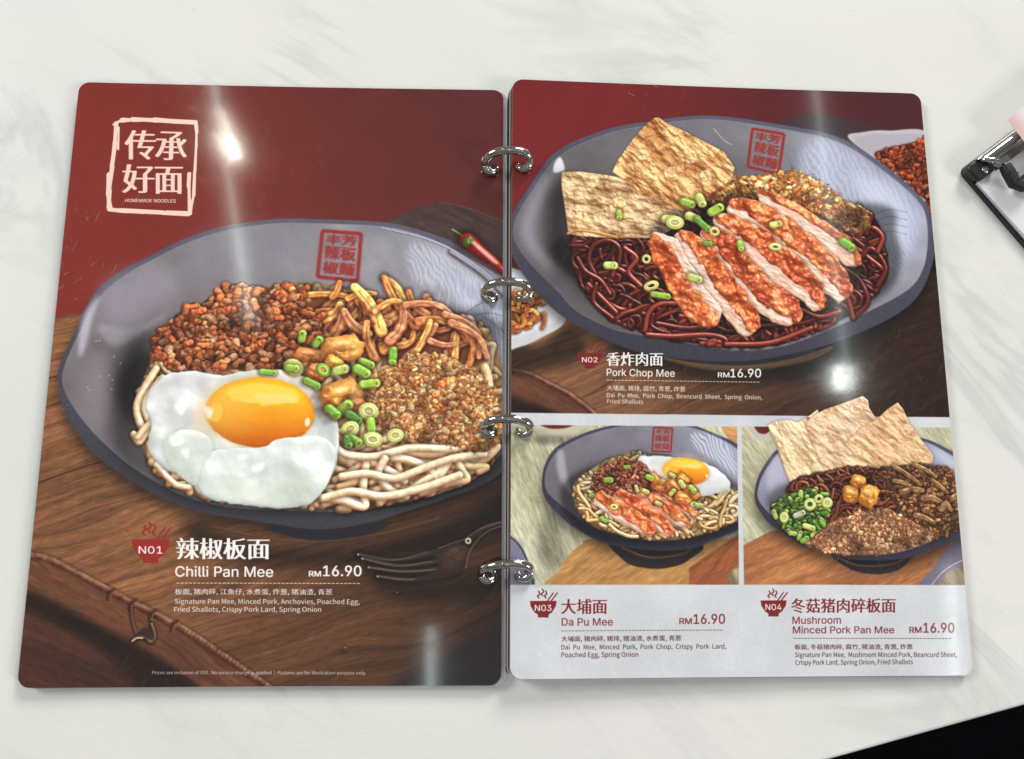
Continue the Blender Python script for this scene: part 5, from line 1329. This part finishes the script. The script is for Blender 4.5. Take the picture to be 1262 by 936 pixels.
# clip: a rolled chrome bar with its pressed flange
bm = bmesh.new(); prof = []
for t in np.linspace(-20, 200, 15): prof.append((-3.6 * mm + 3.3 * mm * math.cos(R(t)), 5.4 * mm + 3.3 * mm * math.sin(R(t))))
prof = [(-12.5 * mm, 3.5 * mm), (-11 * mm, 3.8 * mm), (-8.0 * mm, 4.0 * mm)][::1] + prof[::-1]
xs = [9.5 * mm, 10.5 * mm, 14 * mm, 30 * mm, 60 * mm, 110 * mm]
rows = [[bm.verts.new((x + (y + .006) * -.5 * (i < 3), y * (1 if i else .8), z)) for y, z in prof] for i, x in enumerate(xs)]
for i in range(len(rows) - 1):
    for j in range(len(prof) - 1): bm.faces.new([rows[i][j], rows[i + 1][j], rows[i + 1][j + 1], rows[i][j + 1]])
o = from_bm('clip_bar', bm, cb, [M_CHROME], True); md = o.modifiers.new('thickness', 'SOLIDIFY'); md.thickness = .0007
bm = bmesh.new(); sweep(bm, cr3(np.array([(8.5, -2.2, 6.8), (10, -4.2, 8.8), (12.6, -6.6, 9.4), (14.8, -10, 9.2), (15.2, -13, 9.0)]) * mm), 1.25 * mm, 12); from_bm('spring_wire', bm, cb, [M_CHROME], True)
bm = bmesh.new(); bmesh.ops.create_uvsphere(bm, u_segments=16, v_segments=10, radius=1.9 * mm)
for v in bm.verts: v.co.z *= .45; v.co += Vector((7.0 * mm, -7.4 * mm, 6.6 * mm))
from_bm('rivet', bm, cb, [M_CHROME], True)
# grip: a rounded square bar bent in a V
gp = np.array([(15.0, -11.2), (13.9, -16), (12.6, -21.2), (14.6, -24.6), (19, -24.0), (25, -22.6), (40, -19.5)]) * mm
bm = bmesh.new(); rg = []
for i, p in enumerate(gp):
    t = gp[min(i + 1, len(gp) - 1)] - gp[max(i - 1, 0)]; t = t / np.hypot(*t); nn = np.array([-t[1], t[0]])
    w_ = 3.1 * mm if 0 < i else 2.6 * mm
    q = []
    for (aa, zz) in ((-1, -.55), (-.55, -1), (.55, -1), (1, -.55), (1, .55), (.55, 1), (-.55, 1), (-1, .55)):
        x, y = p + nn * aa * w_; q.append(bm.verts.new((x, y, 8.6 * mm + zz * 2.4 * mm)))
    rg.append(q)
for i in range(len(rg) - 1):
    for k in range(8): bm.faces.new([rg[i][k], rg[i][(k + 1) % 8], rg[i + 1][(k + 1) % 8], rg[i + 1][k]])
bm.faces.new(rg[0]); bm.faces.new(rg[-1][::-1])
o = from_bm('grip', bm, cb, [M_RUBBER], True); md = o.modifiers.new('b', 'BEVEL'); md.width = .0004; md.segments = 2; md.limit_method = 'ANGLE'
# ridges on the rubber grip
for k in range(4):
    x, y = gp[1] * (1 - k / 3.5) + gp[3] * (k / 3.5) if k < 3 else gp[4]
    bm = bmesh.new(); sweep(bm, [(x - 2.2 * mm, y, 11.1 * mm), (x + 2.2 * mm, y + .5 * mm, 11.1 * mm)], .25 * mm, 8); from_bm('ridge', bm, cb, [M_RUBBER], True)
def loc(x, y):
    c_, s_ = math.cos(ANG), math.sin(ANG); return (O[0] + x * mm * c_ - y * mm * s_, O[1] + x * mm * s_ + y * mm * c_)
def paper(name, quad, z, th, m, label, lift=0, cat='paper'):
    bm = bmesh.new(); n = 10; q = [np.array(loc(*p)) for p in quad]; T_ = []; B_ = []
    for i in range(n + 1):
        u = i / n; r1 = []; r2 = []
        for j in range(n + 1):
            v = j / n; p = (q[0] * (1 - u) + q[1] * u) * (1 - v) + (q[3] * (1 - u) + q[2] * u) * v
            zz = z + lift * ((1 - u) ** 2 * v) 
            r1.append(bm.verts.new((p[0], p[1], zz + th))); r2.append(bm.verts.new((p[0], p[1], zz)))
        T_.append(r1); B_.append(r2)
    for i in range(n):
        for j in range(n):
            bm.faces.new([T_[i][j], T_[i + 1][j], T_[i + 1][j + 1], T_[i][j + 1]]); bm.faces.new([B_[i][j], B_[i][j + 1], B_[i + 1][j + 1], B_[i + 1][j]])
        for A_, B2 in ((T_[i][0], T_[i + 1][0]), (T_[i][n], T_[i + 1][n])): pass
        bm.faces.new([T_[i][0], B_[i][0], B_[i + 1][0], T_[i + 1][0]]); bm.faces.new([T_[i][n], T_[i + 1][n], B_[i + 1][n], B_[i][n]])
        bm.faces.new([T_[0][i], T_[0][i + 1], B_[0][i + 1], B_[0][i]]); bm.faces.new([T_[n][i], B_[n][i], B_[n][i + 1], T_[n][i + 1]])
    o = from_bm(name, bm, None, [m], False); tag(o, label, cat); return o
M_PAPER2 = simple('greyish_paper', (.46, .48, .50), .6, grain=.03)
paper('paper_sheet', [(.8, -10.2), (150, -10.2), (157, -220), (2.5, -220)], 2.7 * mm, .9 * mm, M_PAPER2, 'grey edged lower sheet under the white form on the clipboard')
paper('paper_sheet', [(1.2, -9.9), (150, -9.9), (160, -220), (6.5, -220)], 3.65 * mm, .12 * mm, M_PAPER, 'top white form held on the clipboard under the black grip')
# receipt lying over the clip: white slip with a pale pink printed margin
t = NT('receipt_paper'); o_ = t.n('ShaderNodeTexCoord').outputs['Object']
d = t.mapping(o_, (1, 1, 1), (0, 0, -ANG)); s_ = t.n('ShaderNodeSeparateXYZ'); t.l(d, s_.inputs[0])
x_edge = (O[0] * math.cos(ANG) + O[1] * math.sin(ANG)) + 36.5 * mm
mk = t.ramp(t.math('MULTIPLY', t.math('SUBTRACT', s_.outputs[0], x_edge - .003), 160.0), [(.0, (.78, .52, .50)), (1.0, (.80, .78, .80))])
t.set(Base_Color=t.mix(t.math('MULTIPLY', t.noise(o_, 300, 2), .08), mk, (.7, .68, .68)), Roughness=.5)
paper('receipt', [(31.5, 6), (90, 10), (84, -24), (29.5, -16)], 10.2 * mm, .12 * mm, t.m, 'white receipt slip with a pink margin lying over the chrome clip', 0, 'receipt')
